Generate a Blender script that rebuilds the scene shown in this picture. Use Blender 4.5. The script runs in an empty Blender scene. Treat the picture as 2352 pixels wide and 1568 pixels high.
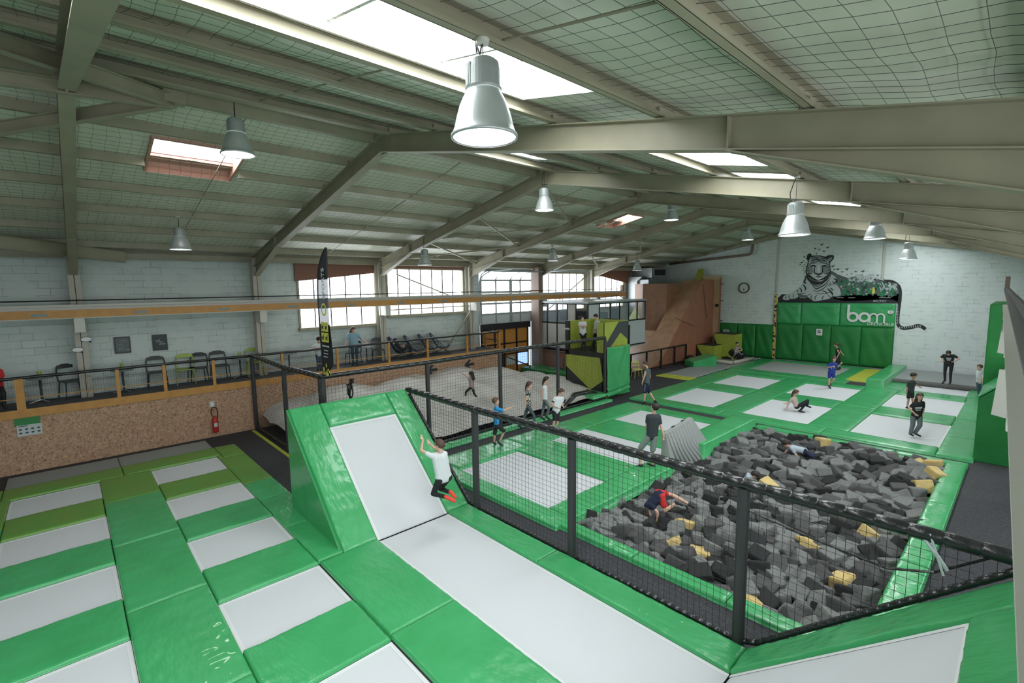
import bpy, bmesh, math, random
from mathutils import Vector, Matrix, noise
random.seed(7)
C = bpy.context.scene.collection
SC = bpy.context.scene
# ------------------------------------------------------------------ camera, world, exposure
EYE = Vector((0, 0, 4.9))
yaw, pitch, roll = [math.radians(a) for a in (-47.203, -6.425, -0.806)]
f_ = Vector((math.sin(yaw)*math.cos(pitch), math.cos(yaw)*math.cos(pitch), math.sin(pitch)))
r_ = Vector((math.cos(yaw), -math.sin(yaw), 0)); u_ = r_.cross(f_)
r2 = r_*math.cos(roll)+u_*math.sin(roll); u2 = -r_*math.sin(roll)+u_*math.cos(roll)
cam_data = bpy.data.cameras.new('camera'); cam = bpy.data.objects.new('camera', cam_data); C.objects.link(cam)
cam_data.sensor_width = 36; cam_data.lens = 1107.15/2352*36; cam_data.clip_start = 0.02; cam_data.clip_end = 200
cam.matrix_world = Matrix.Translation(EYE) @ Matrix((r2, u2, -f_)).transposed().to_4x4()
SC.camera = cam
world = bpy.data.worlds.new('world'); SC.world = world; world.use_nodes = True
world.node_tree.nodes['Background'].inputs[0].default_value = (.82, .9, 1, 1)
world.node_tree.nodes['Background'].inputs[1].default_value = 1.0
SC.view_settings.view_transform = 'Standard'; SC.view_settings.look = 'None'
SC.view_settings.exposure = 0.88; SC.view_settings.gamma = 1.0; SC.view_settings.use_curve_mapping = False
SKY_E = 7.0      # backlit roof panels
WIN_E = 3.2       # milky wall glazing
LAMP_E = 16.0

# ------------------------------------------------------------------ materials
MATS = {}
def mat(name, col, rough=.6, metal=0, bump=None, var=None, emit=None, trans=0, spec=.5, coat=0, alpha=1):
    m = bpy.data.materials.new(name); m.use_nodes = True; nt = m.node_tree; N = nt.nodes; L = nt.links
    b = N['Principled BSDF']; b.inputs['Base Color'].default_value = (*col, 1); b.inputs['Roughness'].default_value = rough
    b.inputs['Metallic'].default_value = metal; b.inputs['Specular IOR Level'].default_value = spec
    b.inputs['Coat Weight'].default_value = coat; b.inputs['Alpha'].default_value = alpha
    if trans: b.inputs['Transmission Weight'].default_value = trans
    if emit: b.inputs['Emission Color'].default_value = (*emit[0], 1); b.inputs['Emission Strength'].default_value = emit[1]
    tc = None
    if bump or var:
        tc = N.new('ShaderNodeTexCoord')
    if bump:       # (scale, strength, detail, stretch xyz)
        mp = N.new('ShaderNodeMapping'); mp.inputs['Scale'].default_value = bump[3] if len(bump) > 3 else (1, 1, 1)
        n = N.new('ShaderNodeTexNoise'); n.inputs['Scale'].default_value = bump[0]; n.inputs['Detail'].default_value = bump[2]
        bp = N.new('ShaderNodeBump'); bp.inputs['Strength'].default_value = bump[1]; bp.inputs['Distance'].default_value = .02
        L.new(tc.outputs['Object'], mp.inputs[0]); L.new(mp.outputs[0], n.inputs['Vector']); L.new(n.outputs[0], bp.inputs['Height']); L.new(bp.outputs[0], b.inputs['Normal'])
    if var:        # (scale, colour2, lo, hi)
        n = N.new('ShaderNodeTexNoise'); n.inputs['Scale'].default_value = var[0]; n.inputs['Detail'].default_value = 4
        L.new(tc.outputs['Object'], n.inputs['Vector'])
        cr = N.new('ShaderNodeValToRGB'); cr.color_ramp.elements[0].position = var[2]; cr.color_ramp.elements[1].position = var[3]
        cr.color_ramp.elements[0].color = (*col, 1); cr.color_ramp.elements[1].color = (*var[1], 1)
        L.new(n.outputs[0], cr.inputs[0]); L.new(cr.outputs[0], b.inputs['Base Color'])
    MATS[name] = m; return m
def M(n): return MATS[n]
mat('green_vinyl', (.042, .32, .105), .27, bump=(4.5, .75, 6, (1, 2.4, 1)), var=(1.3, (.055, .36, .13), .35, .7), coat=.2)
mat('green_vinyl_olive_lit', (.13, .27, .045), .38, bump=(5, .3, 4, (1, 2.2, 1)), var=(1.5, (.10, .29, .055), .35, .7))  # green vinyl with the olive cast of the light put into its colour
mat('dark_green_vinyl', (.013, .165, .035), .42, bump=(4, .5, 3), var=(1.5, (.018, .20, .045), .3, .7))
mat('lime_paint', (.35, .40, .055), .55, var=(3, (.30, .36, .05), .3, .7))
mat('lime_vinyl', (.42, .46, .05), .5)
mat('bed_white', (.56, .58, .60), .75, bump=(160, .08, 2))
mat('bed_edge', (.66, .67, .68), .7)
mat('bed_grey', (.33, .35, .34), .75, bump=(160, .08, 2))
mat('mat_grey', (.25, .27, .265), .6, bump=(6, .2, 2))
mat('airbag_cloth', (.56, .55, .52), .75, bump=(2.5, .6, 5), var=(1.2, (.40, .38, .35), .35, .75))
mat('rubber_floor', (.022, .022, .027), .8, bump=(90, .4, 2), var=(40, (.055, .055, .062), .45, .7))
mat('black_pad', (.012, .013, .014), .32, bump=(14, .5, 3), coat=.25)
mat('black_metal', (.012, .012, .013), .4)
mat('net_black', (.010, .011, .012), .7)
mat('roof_net', (.07, .085, .075), .8)
mat('steel_khaki', (.31, .29, .205), .5, bump=(20, .05, 3), var=(1.7, (.245, .23, .16), .35, .75))
mat('steel_brown', (.22, .16, .13), .6)
mat('steel_white', (.52, .52, .47), .5)
mat('orange_paint', (.50, .25, .06), .5, var=(5, (.42, .20, .05), .35, .7))
mat('amber_panel', (.50, .22, .045), .4)
mat('plywood', (.50, .36, .21), .55, bump=(3, .1, 2, (1, 1, 14)), var=(2, (.42, .29, .17), .35, .7))
mat('ply_red', (.36, .15, .09), .55, var=(2, (.30, .12, .075), .35, .7))
mat('ply_ramp', (.38, .22, .13), .32, bump=(3, .1, 2, (14, 1, 1)), var=(3, (.28, .16, .095), .35, .7))
mat('ply_brown', (.27, .14, .085), .55, var=(3, (.22, .115, .07), .35, .7))
mat('galvanized', (.40, .43, .44), .38, metal=.55, var=(6, (.32, .35, .36), .3, .7))
mat('lamp_alu', (.50, .54, .54), .42, metal=.5, bump=(30, .06, 3, (1, 1, .1)))
mat('lamp_dark', (.30, .33, .32), .5, metal=.3)
mat('lamp_glow', (.9, .9, .9), .5, emit=((1, .99, .95), LAMP_E))
mat('sky_glow', (.8, .8, .8), .6, emit=((.93, .97, 1), SKY_E))
mat('window_glow', (.7, .7, .7), .5, emit=((.90, .95, 1), WIN_E))
mat('blue_glass', (.3, .45, .7), .3, emit=((.32, .52, .95), .8))
mat('dark_glass', (.05, .06, .07), .08, spec=.8)
mat('clear_glass', (.35, .42, .47), .08, alpha=.30)
mat('foam_grey', (.19, .197, .19), .95, bump=(60, .5, 3), var=(12, (.14, .145, .14), .3, .7))  # grey and dark foam spread apart to imitate lit tops and dark sides
mat('foam_dark', (.019, .020, .020), .95, bump=(60, .5, 3))  # deepened so the shaded cube sides are carried by the colour
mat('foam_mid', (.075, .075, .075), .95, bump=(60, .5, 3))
mat('foam_yellow', (.60, .46, .20), .95, bump=(60, .4, 3), var=(8, (.50, .36, .14), .3, .7))
mat('drape_grey', (.27, .29, .28), .55)
mat('black_paint', (.016, .019, .022), .6)
mat('charcoal_paint', (.045, .05, .058), .6)
mat('white_paint', (.66, .68, .68), .6)
mat('grey_paint', (.22, .26, .27), .6)
mat('light_paint', (.46, .51, .52), .6)
mat('mid_paint', (.10, .125, .13), .6)
mat('leaf_paint', (.03, .19, .09), .6)
mat('leaf_dark', (.015, .06, .035), .6)
mat('yellow_paint', (.62, .60, .10), .5)
mat('red_paint', (.42, .02, .02), .4)
mat('navy_cloth', (.012, .018, .085), .8)
mat('chair_plastic', (.028, .032, .036), .4)
mat('lime_plastic', (.33, .42, .08), .4)
mat('yellow_plastic', (.60, .58, .16), .4)
mat('chrome', (.6, .6, .6), .2, metal=1)
mat('window_bar', (.07, .075, .08), .8)
mat('roll_dark', (.085, .085, .08), .7)
mat('wood_slat', (.30, .21, .13), .6)
mat('grey_carpet', (.10, .10, .105), .9)
mat('dusty_top', (.15, .15, .155), .9, bump=(60, .4, 3))
mat('plaster_cream', (.42, .40, .34), .7)
mat('red_brown', (.20, .095, .065), .7)
mat('panel_grey', (.42, .41, .38), .6)
mat('flag_cloth', (.016, .018, .022), .6)
mat('flag_thin', (.10, .13, .17), .5, alpha=.72)
mat('pillar_pad', (.035, .035, .038), .5)
mat('velux_wood', (.45, .25, .19), .6)

def wall_block(name, c1, c2, axis, bw=.5, bh=.22, mort=.55):
    m = bpy.data.materials.new(name); m.use_nodes = True; nt = m.node_tree; N = nt.nodes; L = nt.links; b = N['Principled BSDF']
    tc = N.new('ShaderNodeTexCoord'); sp = N.new('ShaderNodeSeparateXYZ'); cb = N.new('ShaderNodeCombineXYZ')
    L.new(tc.outputs['Object'], sp.inputs[0]); L.new(sp.outputs[axis], cb.inputs[0]); L.new(sp.outputs[2], cb.inputs[1])
    br = N.new('ShaderNodeTexBrick'); br.inputs['Scale'].default_value = 1; br.inputs['Brick Width'].default_value = bw; br.inputs['Row Height'].default_value = bh
    br.inputs['Mortar Size'].default_value = .009; br.inputs['Color1'].default_value = (*c1, 1); br.inputs['Color2'].default_value = (*c2, 1)
    br.inputs['Mortar'].default_value = (c1[0]*mort, c1[1]*mort, c1[2]*mort, 1); br.inputs['Mortar Smooth'].default_value = .3
    L.new(cb.outputs[0], br.inputs['Vector'])
    n = N.new('ShaderNodeTexNoise'); n.inputs['Scale'].default_value = 2.2; n.inputs['Detail'].default_value = 5; L.new(tc.outputs['Object'], n.inputs['Vector'])
    th = N.new('ShaderNodeMapRange'); th.inputs['From Min'].default_value = .42; th.inputs['From Max'].default_value = .62; L.new(n.outputs[0], th.inputs[0])
    mx = N.new('ShaderNodeMix'); mx.data_type = 'RGBA'; mx.inputs['A'].default_value = (*c1, 1)
    L.new(th.outputs[0], mx.inputs['Factor']); L.new(br.outputs['Color'], mx.inputs['B']); L.new(mx.outputs['Result'], b.inputs['Base Color'])
    bp = N.new('ShaderNodeBump'); bp.inputs['Strength'].default_value = .35; bp.inputs['Distance'].default_value = .01
    L.new(br.outputs['Fac'], bp.inputs['Height']); bp.invert = True; L.new(bp.outputs[0], b.inputs['Normal']); b.inputs['Roughness'].default_value = .75
    MATS[name] = m; return m
wall_block('block_left', (.53, .595, .575), (.48, .54, .52), 1)  # darkened evenly, the gloom along the left is put into the colour
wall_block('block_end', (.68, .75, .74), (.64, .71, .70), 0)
wall_block('brick_red', (.26, .14, .11), (.22, .12, .09), 1, .22, .07, 1.5)

def osb():
    m = bpy.data.materials.new('osb'); m.use_nodes = True; nt = m.node_tree; N = nt.nodes; L = nt.links; b = N['Principled BSDF']
    tc = N.new('ShaderNodeTexCoord'); n0 = N.new('ShaderNodeTexNoise'); n0.inputs['Scale'].default_value = 6; n0.inputs['Detail'].default_value = 2
    L.new(tc.outputs['Object'], n0.inputs['Vector'])
    ad = N.new('ShaderNodeVectorMath'); ad.operation = 'MULTIPLY_ADD'; ad.inputs[1].default_value = (.25, .25, .25); L.new(n0.outputs['Color'], ad.inputs[0]); L.new(tc.outputs['Object'], ad.inputs[2])
    v = N.new('ShaderNodeTexVoronoi'); v.inputs['Scale'].default_value = 32; v.inputs['Randomness'].default_value = 1; L.new(ad.outputs[0], v.inputs['Vector'])
    v2 = N.new('ShaderNodeTexNoise'); v2.inputs['Scale'].default_value = 40; v2.inputs['Detail'].default_value = 4; L.new(ad.outputs[0], v2.inputs['Vector'])
    mx = N.new('ShaderNodeMath'); mx.operation = 'ADD'; L.new(v.outputs['Color'], mx.inputs[0]); L.new(v2.outputs[0], mx.inputs[1])
    cr = N.new('ShaderNodeValToRGB'); e = cr.color_ramp.elements; e[0].position = .45; e[0].color = (.22, .115, .07, 1); e[1].position = 1.0; e[1].color = (.52, .35, .22, 1)
    k = e.new(.62); k.color = (.37, .22, .14, 1); k = e.new(.8); k.color = (.42, .26, .16, 1)
    dv = N.new('ShaderNodeMath'); dv.operation = 'MULTIPLY'; dv.inputs[1].default_value = .72; L.new(mx.outputs[0], dv.inputs[0]); L.new(dv.outputs[0], cr.inputs[0])
    L.new(cr.outputs[0], b.inputs['Base Color']); b.inputs['Roughness'].default_value = .6; MATS['osb'] = m
osb()
def roof_mat():
    m = bpy.data.materials.new('roof_lining'); m.use_nodes = True; nt = m.node_tree; N = nt.nodes; L = nt.links; b = N['Principled BSDF']
    tc = N.new('ShaderNodeTexCoord'); n = N.new('ShaderNodeTexNoise'); n.inputs['Scale'].default_value = .7; n.inputs['Detail'].default_value = 5
    L.new(tc.outputs['Object'], n.inputs['Vector'])
    cr = N.new('ShaderNodeValToRGB'); e = cr.color_ramp.elements; e[0].position = .3; e[0].color = (.58, .60, .48, 1); e[1].position = .75; e[1].color = (.72, .73, .62, 1)
    L.new(n.outputs[0], cr.inputs[0])
    w = N.new('ShaderNodeTexWave'); w.inputs['Scale'].default_value = .42; w.bands_direction = 'Y'; w.inputs['Distortion'].default_value = .6; w.inputs['Detail'].default_value = 2
    L.new(tc.outputs['Object'], w.inputs['Vector'])
    bp = N.new('ShaderNodeBump'); bp.inputs['Strength'].default_value = .5; bp.inputs['Distance'].default_value = .05
    L.new(w.outputs[0], bp.inputs['Height']); L.new(bp.outputs[0], b.inputs['Normal'])
    L.new(cr.outputs[0], b.inputs['Base Color']); b.inputs['Roughness'].default_value = .5; MATS['roof_lining'] = m
roof_mat()
def warn_mat():
    m = bpy.data.materials.new('hazard_stripe'); m.use_nodes = True; nt = m.node_tree; N = nt.nodes; L = nt.links; b = N['Principled BSDF']
    tc = N.new('ShaderNodeTexCoord'); ck = N.new('ShaderNodeTexVoronoi'); ck.inputs['Scale'].default_value = 9
    cr = N.new('ShaderNodeValToRGB'); cr.color_ramp.interpolation = 'CONSTANT'; cr.color_ramp.elements[0].color = (.02, .02, .02, 1); cr.color_ramp.elements[1].position = .42; cr.color_ramp.elements[1].color = (.62, .45, .10, 1)
    L.new(tc.outputs['Object'], ck.inputs['Vector']); L.new(ck.outputs['Color'], cr.inputs[0]); L.new(cr.outputs[0], b.inputs['Base Color']); MATS['hazard_stripe'] = m
warn_mat()

# ------------------------------------------------------------------ mesh helpers
class MB:
    def __init__(s): s.v = []; s.f = []; s.m = []; s.mi = 0
    def add(s, vs, fs):
        o = len(s.v); s.v += [tuple(v) for v in vs]; s.f += [tuple(i+o for i in f) for f in fs]; s.m += [s.mi]*len(fs); return s
    def box(s, x0, x1, y0, y1, z0, z1):
        return s.add([(x0,y0,z0),(x1,y0,z0),(x1,y1,z0),(x0,y1,z0),(x0,y0,z1),(x1,y0,z1),(x1,y1,z1),(x0,y1,z1)],
            [(0,3,2,1),(4,5,6,7),(0,1,5,4),(1,2,6,5),(2,3,7,6),(3,0,4,7)])
    def beam(s, p, q, w, h, up=(0,0,1)):
        p = Vector(p); q = Vector(q); d = (q-p).normalized(); up = Vector(up)
        a = d.cross(up)
        if a.length < 1e-4: a = d.cross(Vector((1,0,0)))
        a.normalize(); b = a.cross(d).normalized(); a *= w/2; b *= h/2
        return s.add([p-a-b,p+a-b,p+a+b,p-a+b,q-a-b,q+a-b,q+a+b,q-a+b],[(0,1,2,3),(7,6,5,4),(0,4,5,1),(1,5,6,2),(2,6,7,3),(3,7,4,0)])
    def ibeam(s, p, q, d, w, t=.014, up=(0,0,1)):
        p = Vector(p); q = Vector(q); ax = (q-p).normalized(); a = ax.cross(Vector(up)).normalized(); b = a.cross(ax).normalized()
        s.beam(p, q, t, d, b); o = b*(d/2-t/2); s.beam(p+o, q+o, w, t, b); s.beam(p-o, q-o, w, t, b); return s
    def tube(s, pts, r, n=8, cap=True):
        pts = [Vector(p) for p in pts]; rs = r if isinstance(r, (list, tuple)) else [r]*len(pts); rings = []; pa = None
        for i, p in enumerate(pts):
            d = (pts[min(i+1, len(pts)-1)]-pts[max(i-1, 0)]).normalized()
            if pa is None:
                pa = d.cross(Vector((0,0,1)));
                if pa.length < 1e-3: pa = d.cross(Vector((1,0,0)))
            a = (pa-d*pa.dot(d)).normalized(); pa = a; b = d.cross(a)
            rings.append([p+(a*math.cos(2*math.pi*k/n)+b*math.sin(2*math.pi*k/n))*rs[i] for k in range(n)])
        vs = [v for g in rings for v in g]; fs = []
        for i in range(len(pts)-1):
            for k in range(n): k2 = (k+1) % n; fs.append((i*n+k, i*n+k2, (i+1)*n+k2, (i+1)*n+k))
        if cap: fs.append(tuple(range(n-1, -1, -1))); fs.append(tuple((len(pts)-1)*n+k for k in range(n)))
        return s.add(vs, fs)
    def lathe(s, prof, n=24, o=(0,0,0)):   # prof [(r,z)]
        vs = [(o[0]+r*math.cos(2*math.pi*k/n), o[1]+r*math.sin(2*math.pi*k/n), o[2]+z) for r, z in prof for k in range(n)]; fs = []
        for i in range(len(prof)-1):
            for k in range(n): k2 = (k+1) % n; fs.append((i*n+k, i*n+k2, (i+1)*n+k2, (i+1)*n+k))
        return s.add(vs, fs)
    def prism(s, poly, axis, a, b):        # polygon in the two other axes, extruded along axis
        def P(u, v, w): return {'x': (w,u,v), 'y': (u,w,v), 'z': (u,v,w)}[axis]
        n = len(poly); vs = [P(u, v, a) for u, v in poly]+[P(u, v, b) for u, v in poly]
        return s.add(vs, [tuple(range(n-1,-1,-1)), tuple(range(n, 2*n))]+[(k, (k+1)%n, n+(k+1)%n, n+k) for k in range(n)])
    def sphere(s, c, r, sx=1, sy=1, sz=1, n=12):
        c = Vector(c); vs = []; fs = []; h = n//2
        for i in range(h+1):
            t = math.pi*i/h
            for k in range(n): ph = 2*math.pi*k/n; vs.append((c.x+r*sx*math.sin(t)*math.cos(ph), c.y+r*sy*math.sin(t)*math.sin(ph), c.z+r*sz*math.cos(t)))
        for i in range(h):
            for k in range(n): k2 = (k+1)%n; fs.append((i*n+k, (i+1)*n+k, (i+1)*n+k2, i*n+k2))
        return s.add(vs, fs)
    def build(s, name, m, parent=None, smooth=False, loc=None, bevel=0, fix=True):
        me = bpy.data.meshes.new(name); me.from_pydata(s.v, [], s.f)
        ms = m if isinstance(m, (list, tuple)) else [m]
        for q in ms: me.materials.append(M(q) if isinstance(q, str) else q)
        if len(ms) > 1: me.polygons.foreach_set('material_index', s.m)
        if fix or bevel:
            bm = bmesh.new(); bm.from_mesh(me)
            bmesh.ops.remove_doubles(bm, verts=bm.verts, dist=1e-5)
            bmesh.ops.recalc_face_normals(bm, faces=bm.faces)
            if bevel: bmesh.ops.bevel(bm, geom=[e for e in bm.edges if e.calc_face_angle(0) > .5], offset=bevel, segments=2, affect='EDGES', profile=.6)
            bm.to_mesh(me); bm.free()
        if smooth: me.polygons.foreach_set('use_smooth', [True]*len(me.polygons))
        me.update(); o = bpy.data.objects.new(name, me); C.objects.link(o)
        if parent: o.parent = parent
        if loc: o.location = loc
        return o
def tag(o, label=None, cat=None, group=None, kind=None):
    if label: o['label'] = label
    if cat: o['category'] = cat
    if group: o['group'] = group
    if kind: o['kind'] = kind
    return o
def empty(name, loc, label, cat, group=None, rz=0):
    o = bpy.data.objects.new(name, None); C.objects.link(o); o.location = loc; o.rotation_euler = (0, 0, rz); o.empty_display_size = .1
    return tag(o, label, cat, group)
def copy_tree(o, parent=None, loc=None, rz=None, label=None, group=None):
    c = o.copy(); C.objects.link(c)
    if parent: c.parent = parent
    if loc is not None: c.location = loc
    if rz is not None: c.rotation_euler = (0, 0, rz)
    if label: c['label'] = label
    if group: c['group'] = group
    for ch in list(o.children): copy_tree(ch, c)
    return c
def struct(mb, name, m, label=None, **k): return tag(mb.build(name, m, **k), label, None, None, 'structure')
ORD = ['first','second','third','fourth','fifth','sixth','seventh','eighth','ninth','tenth','eleventh','twelfth','thirteenth','fourteenth','fifteenth','sixteenth']

# ------------------------------------------------------------------ shell
FZ = -.06
def zr(x): return 8.17-.204*abs(x+9.7)        # top of rafters
def zc(x): return zr(x)+.20                    # underside of roof lining
PIT = (-6.5, -1.15, 7.35, 17.15)
mb = MB()
WELLS = [PIT, (-3.82, -1.58, 18.62, 21.9), (-7.3, -5.05, 18.62, 21.9), (-3.82, -1.58, 23.4, 26.55)]   # openings under the pit and the deeply sprung beds
fx = sorted({-20.2, 3.0}|{w[0] for w in WELLS}|{w[1] for w in WELLS}); fy = sorted({-11.0, 33.6}|{w[2] for w in WELLS}|{w[3] for w in WELLS})
for x0, x1 in zip(fx[:-1], fx[1:]):
    for y0, y1 in zip(fy[:-1], fy[1:]):
        if not any(w[0] <= x0 and x1 <= w[1] and w[2] <= y0 and y1 <= w[3] for w in WELLS): mb.box(x0, x1, y0, y1, FZ-.2, FZ)
struct(mb, 'floor', 'rubber_floor', 'black speckled rubber hall floor')
mb = MB(); mb.box(PIT[0], PIT[1], PIT[2], PIT[3], -1.7, -1.6)
for w in WELLS[1:]: mb.box(*w, -.9, -.8)
struct(mb, 'floor', 'rubber_floor', 'sunken bottom of the foam pit')
mb = MB(); t = .06; x0, x1, y0, y1 = PIT
for b in ((x0-t, x0, y0-t, y1+t), (x1, x1+t, y0-t, y1+t), (x0, x1, y0-t, y0), (x0, x1, y1, y1+t)): mb.box(*b, -1.6, FZ-.001)
struct(mb, 'trim_1', 'green_vinyl', 'green padded lining of the foam pit walls')
# left wall with openings (y0,y1,z0,z1)
OPEN = [(6.95, 10.35, 3.35, 6.0), (10.9, 15.3, 3.68, 5.85), (16.35, 20.35, FZ, 5.75), (21.2, 25.2, 3.45, 5.75), (25.7, 29.7, 3.45, 5.6)]
mb = MB(); ys = -11.0
for a, b, z0, z1 in OPEN:
    mb.box(-20.45, -20.2, ys, a, FZ, 6.4)
    if z0 > 0: mb.box(-20.45, -20.2, a, b, FZ, z0)
    mb.box(-20.45, -20.2, a, b, z1, 6.4); ys = b
mb.box(-20.45, -20.2, ys, 33.85, FZ, 6.4)
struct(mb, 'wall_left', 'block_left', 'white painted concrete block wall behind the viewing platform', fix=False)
gp = [(-20.45, FZ), (3.0, FZ), (3.0, zc(3.0)+.1), (-9.7, zc(-9.7)+.1), (-20.45, zc(-20.45)+.1)]
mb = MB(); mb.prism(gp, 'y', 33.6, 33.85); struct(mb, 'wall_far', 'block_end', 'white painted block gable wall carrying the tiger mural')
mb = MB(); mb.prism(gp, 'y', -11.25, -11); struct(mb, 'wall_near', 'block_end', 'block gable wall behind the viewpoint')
FILL_OPEN = [(-9, -5, 2.6, 5.0), (-4, 4.9, 2.6, 5.0), (6, 15, 2.6, 5.0), (16.4, 25, 2.6, 5.0)]  # window openings added in the unseen right wall to brighten the hall
mb = MB(); ys = -11.0
for a, b, z0, z1 in FILL_OPEN:
    mb.box(3, 3.2, ys, a, FZ, 6.2); mb.box(3, 3.2, a, b, FZ, z0); mb.box(3, 3.2, a, b, z1, 6.2); ys = b
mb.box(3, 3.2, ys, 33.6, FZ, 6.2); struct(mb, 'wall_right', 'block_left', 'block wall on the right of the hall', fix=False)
# ceiling with skylight holes
XL = [-20.45, -13.45, -11.85, -9.7]; XR = [-9.7, -9.2, -7.85, -4.72, -3.25, 3.2]
HL = [((-13.45, -11.85), (1.55, 3.2)), ((-13.45, -11.85), (17.7, 18.9))]
HR = [((-4.72, -3.25), (-9.5, -5.3)), ((-4.72, -3.25), (-4.3, 4.62)), ((-4.72, -3.25), (7.0, 9.9)), ((-9.2, -7.85), (6.5, 9.45)), ((-4.72, -3.25), (10.9, 14.3)), ((-4.72, -3.25), (16.2, 19.6)), ((-4.72, -3.25), (21.2, 24.8)), ((-4.72, -3.25), (26.3, 32.0))]  # the last three, over the far bays, are added to brighten that end
def slope(mb, XS, HS, up=0):
    ysx = sorted({-11.25, 33.85}|{y for h in HS for y in h[1]})
    for a, b in zip(XS[:-1], XS[1:]):
        for c, d in zip(ysx[:-1], ysx[1:]):
            if any(h[0][0] <= a+.01 and b <= h[0][1]+.01 and h[1][0] <= c+.01 and d <= h[1][1]+.01 for h in HS): continue
            v = [(a, c, zc(a)), (b, c, zc(b)), (b, d, zc(b)), (a, d, zc(a))]; w = [(p[0], p[1], p[2]+.12) for p in v]
            mb.add(v+w, [(0,1,2,3), (7,6,5,4), (0,4,5,1), (1,5,6,2), (2,6,7,3), (3,7,4,0)])
mb = MB(); slope(mb, XL, HL); slope(mb, XR, HR)
struct(mb, 'ceiling', 'roof_lining', 'pale green insulated pitched roof lining', fix=False)
wn = [0]
def window_name(): wn[0] += 1; return 'window_%d' % wn[0]
for i, ((a, b), (c, d)) in enumerate(HR):
    w = tag(MB().add([(a, c, zc(a)+.13), (b, c, zc(b)+.13), (b, d, zc(b)+.13), (a, d, zc(a)+.13)], [(3,2,1,0)]).build(window_name(), 'sky_glow', fix=False), 'bright translucent skylight panel in the right roof slope, far bays added for light', kind='structure')
    fr = MB(); y = c
    for e, g in (((a, c), (b, c)), ((a, d), (b, d)), ((a, c), (a, d)), ((b, c), (b, d))):
        fr.beam((e[0], e[1], zc(e[0])+.05), (g[0], g[1], zc(g[0])+.05), .03, .16)
    n = max(1, round((d-c)/1.35))
    for k in range(1, n): yy = d-(d-c)*k/n if i != 1 else 4.62-1.28*k; fr.beam((a, yy, zc(a)+.09), (b, yy, zc(b)+.09), .035, .05)
    fr.build('frame', 'steel_white', w, fix=False)
# two opening roof windows on the left slope
for i, ((a, b), (c, d)) in enumerate(HL):
    a2 = a+.52; w = tag(MB().add([(a2, c, zc(a2)+.15), (b, c, zc(b)+.15), (b, d, zc(b)+.15), (a2, d, zc(a2)+.15)], [(3,2,1,0)]).build(window_name(), 'sky_glow', fix=False), 'open tilting roof window with a pink timber lining', kind='structure')
    fr = MB()
    for e, g in (((a, c), (b, c)), ((a, d), (b, d)), ((a, c), (a, d)), ((b, c), (b, d))):
        fr.beam((e[0], e[1], zc(e[0])+.05), (g[0], g[1], zc(g[0])+.05), .05, .24, (.204, 0, 1))
    fr.build('frame', 'velux_wood', w, fix=False)
    MB().add([(a, c, zc(a)+.14), (a2, c, zc(a2)+.14), (a2, d, zc(a2)+.14), (a, d, zc(a)+.14)], [(3,2,1,0)]).build('sash_panel', 'velux_wood', w, fix=False)
    h = MB(); xm = a+.50; ym = (c+d)/2
    h.beam((xm, c, zc(xm)+.10), (xm, d, zc(xm)+.10), .05, .05); h.box(xm-.12, xm+.08, ym-.09, ym+.09, zc(xm)+.07, zc(xm)+.09)
    h.build('sash', 'velux_wood', w)
# ------------------------------------------------------------------ wall windows
def glazed(y0, y1, z0, z1, n, label, frame='steel_khaki', x=-20.3, hb=()):
    w = tag(MB().add([(x, y0, z0), (x, y1, z0), (x, y1, z1), (x, y0, z1)], [(0,1,2,3)]).build(window_name(), 'window_glow', fix=False), label, kind='structure')
    fr = MB()
    for k in range(1, n): y = y0+(y1-y0)*k/n; fr.box(min(x+.01, x+.06*(1 if x < 0 else -1)), max(x+.01, x+.06*(1 if x < 0 else -1)), y-.02, y+.02, z0, z1)
    for z in hb: fr.box(x+.01, x+.05, y0, y1, z-.03, z+.03)
    fr.build('mullion', 'window_bar', w)
    q = .16 if x < 0 else -.16; xa, xb = min(x, x+q), max(x, x+q); f = MB(); f.box(xa, xb, y0-.02, y0+.06, z0, z1); f.box(xa, xb, y1-.06, y1+.02, z0, z1); f.box(xa, xb+(.14 if x < 0 else 0), y0-.05, y1+.05, z0-.10, z0+.02); f.box(xa, xb, y0, y1, z1-.06, z1+.02)
    f.build('frame', frame, w); return w
glazed(6.95, 10.35, 3.35, 6.0, 5, 'milky glazed window left of the flag banner, under a red-brown panel')
glazed(10.9, 15.3, 3.68, 5.85, 7, 'milky glazed window above the navy deckchairs')
glazed(21.2, 25.2, 3.45, 5.75, 6, 'milky glazed window right of the sectional door')
glazed(25.7, 29.7, 3.45, 5.6, 6, 'furthest milky wall window beside the air duct')
mb = MB(); mb.prism([(6.85, 5.25), (10.4, 5.62), (10.4, 6.05), (6.85, 6.05)], 'x', -20.12, -20.05); mb.box(-20.14, -20.02, 10.7, 15.5, 5.85, 6.08); mb.prism([(25.7, 5.75), (30.2, 5.05), (30.6, 6.1), (25.7, 6.1)], 'x', -20.12, -20.05)
struct(mb, 'trim_2', 'red_brown', 'red-brown painted panels above the wall windows')
for i, (a, b, z0, z1) in enumerate(FILL_OPEN): glazed(a, b, z0, z1, 6, 'milky glazed window added for light in the unseen right wall, bay %d' % (i+1), x=3.04)
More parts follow.
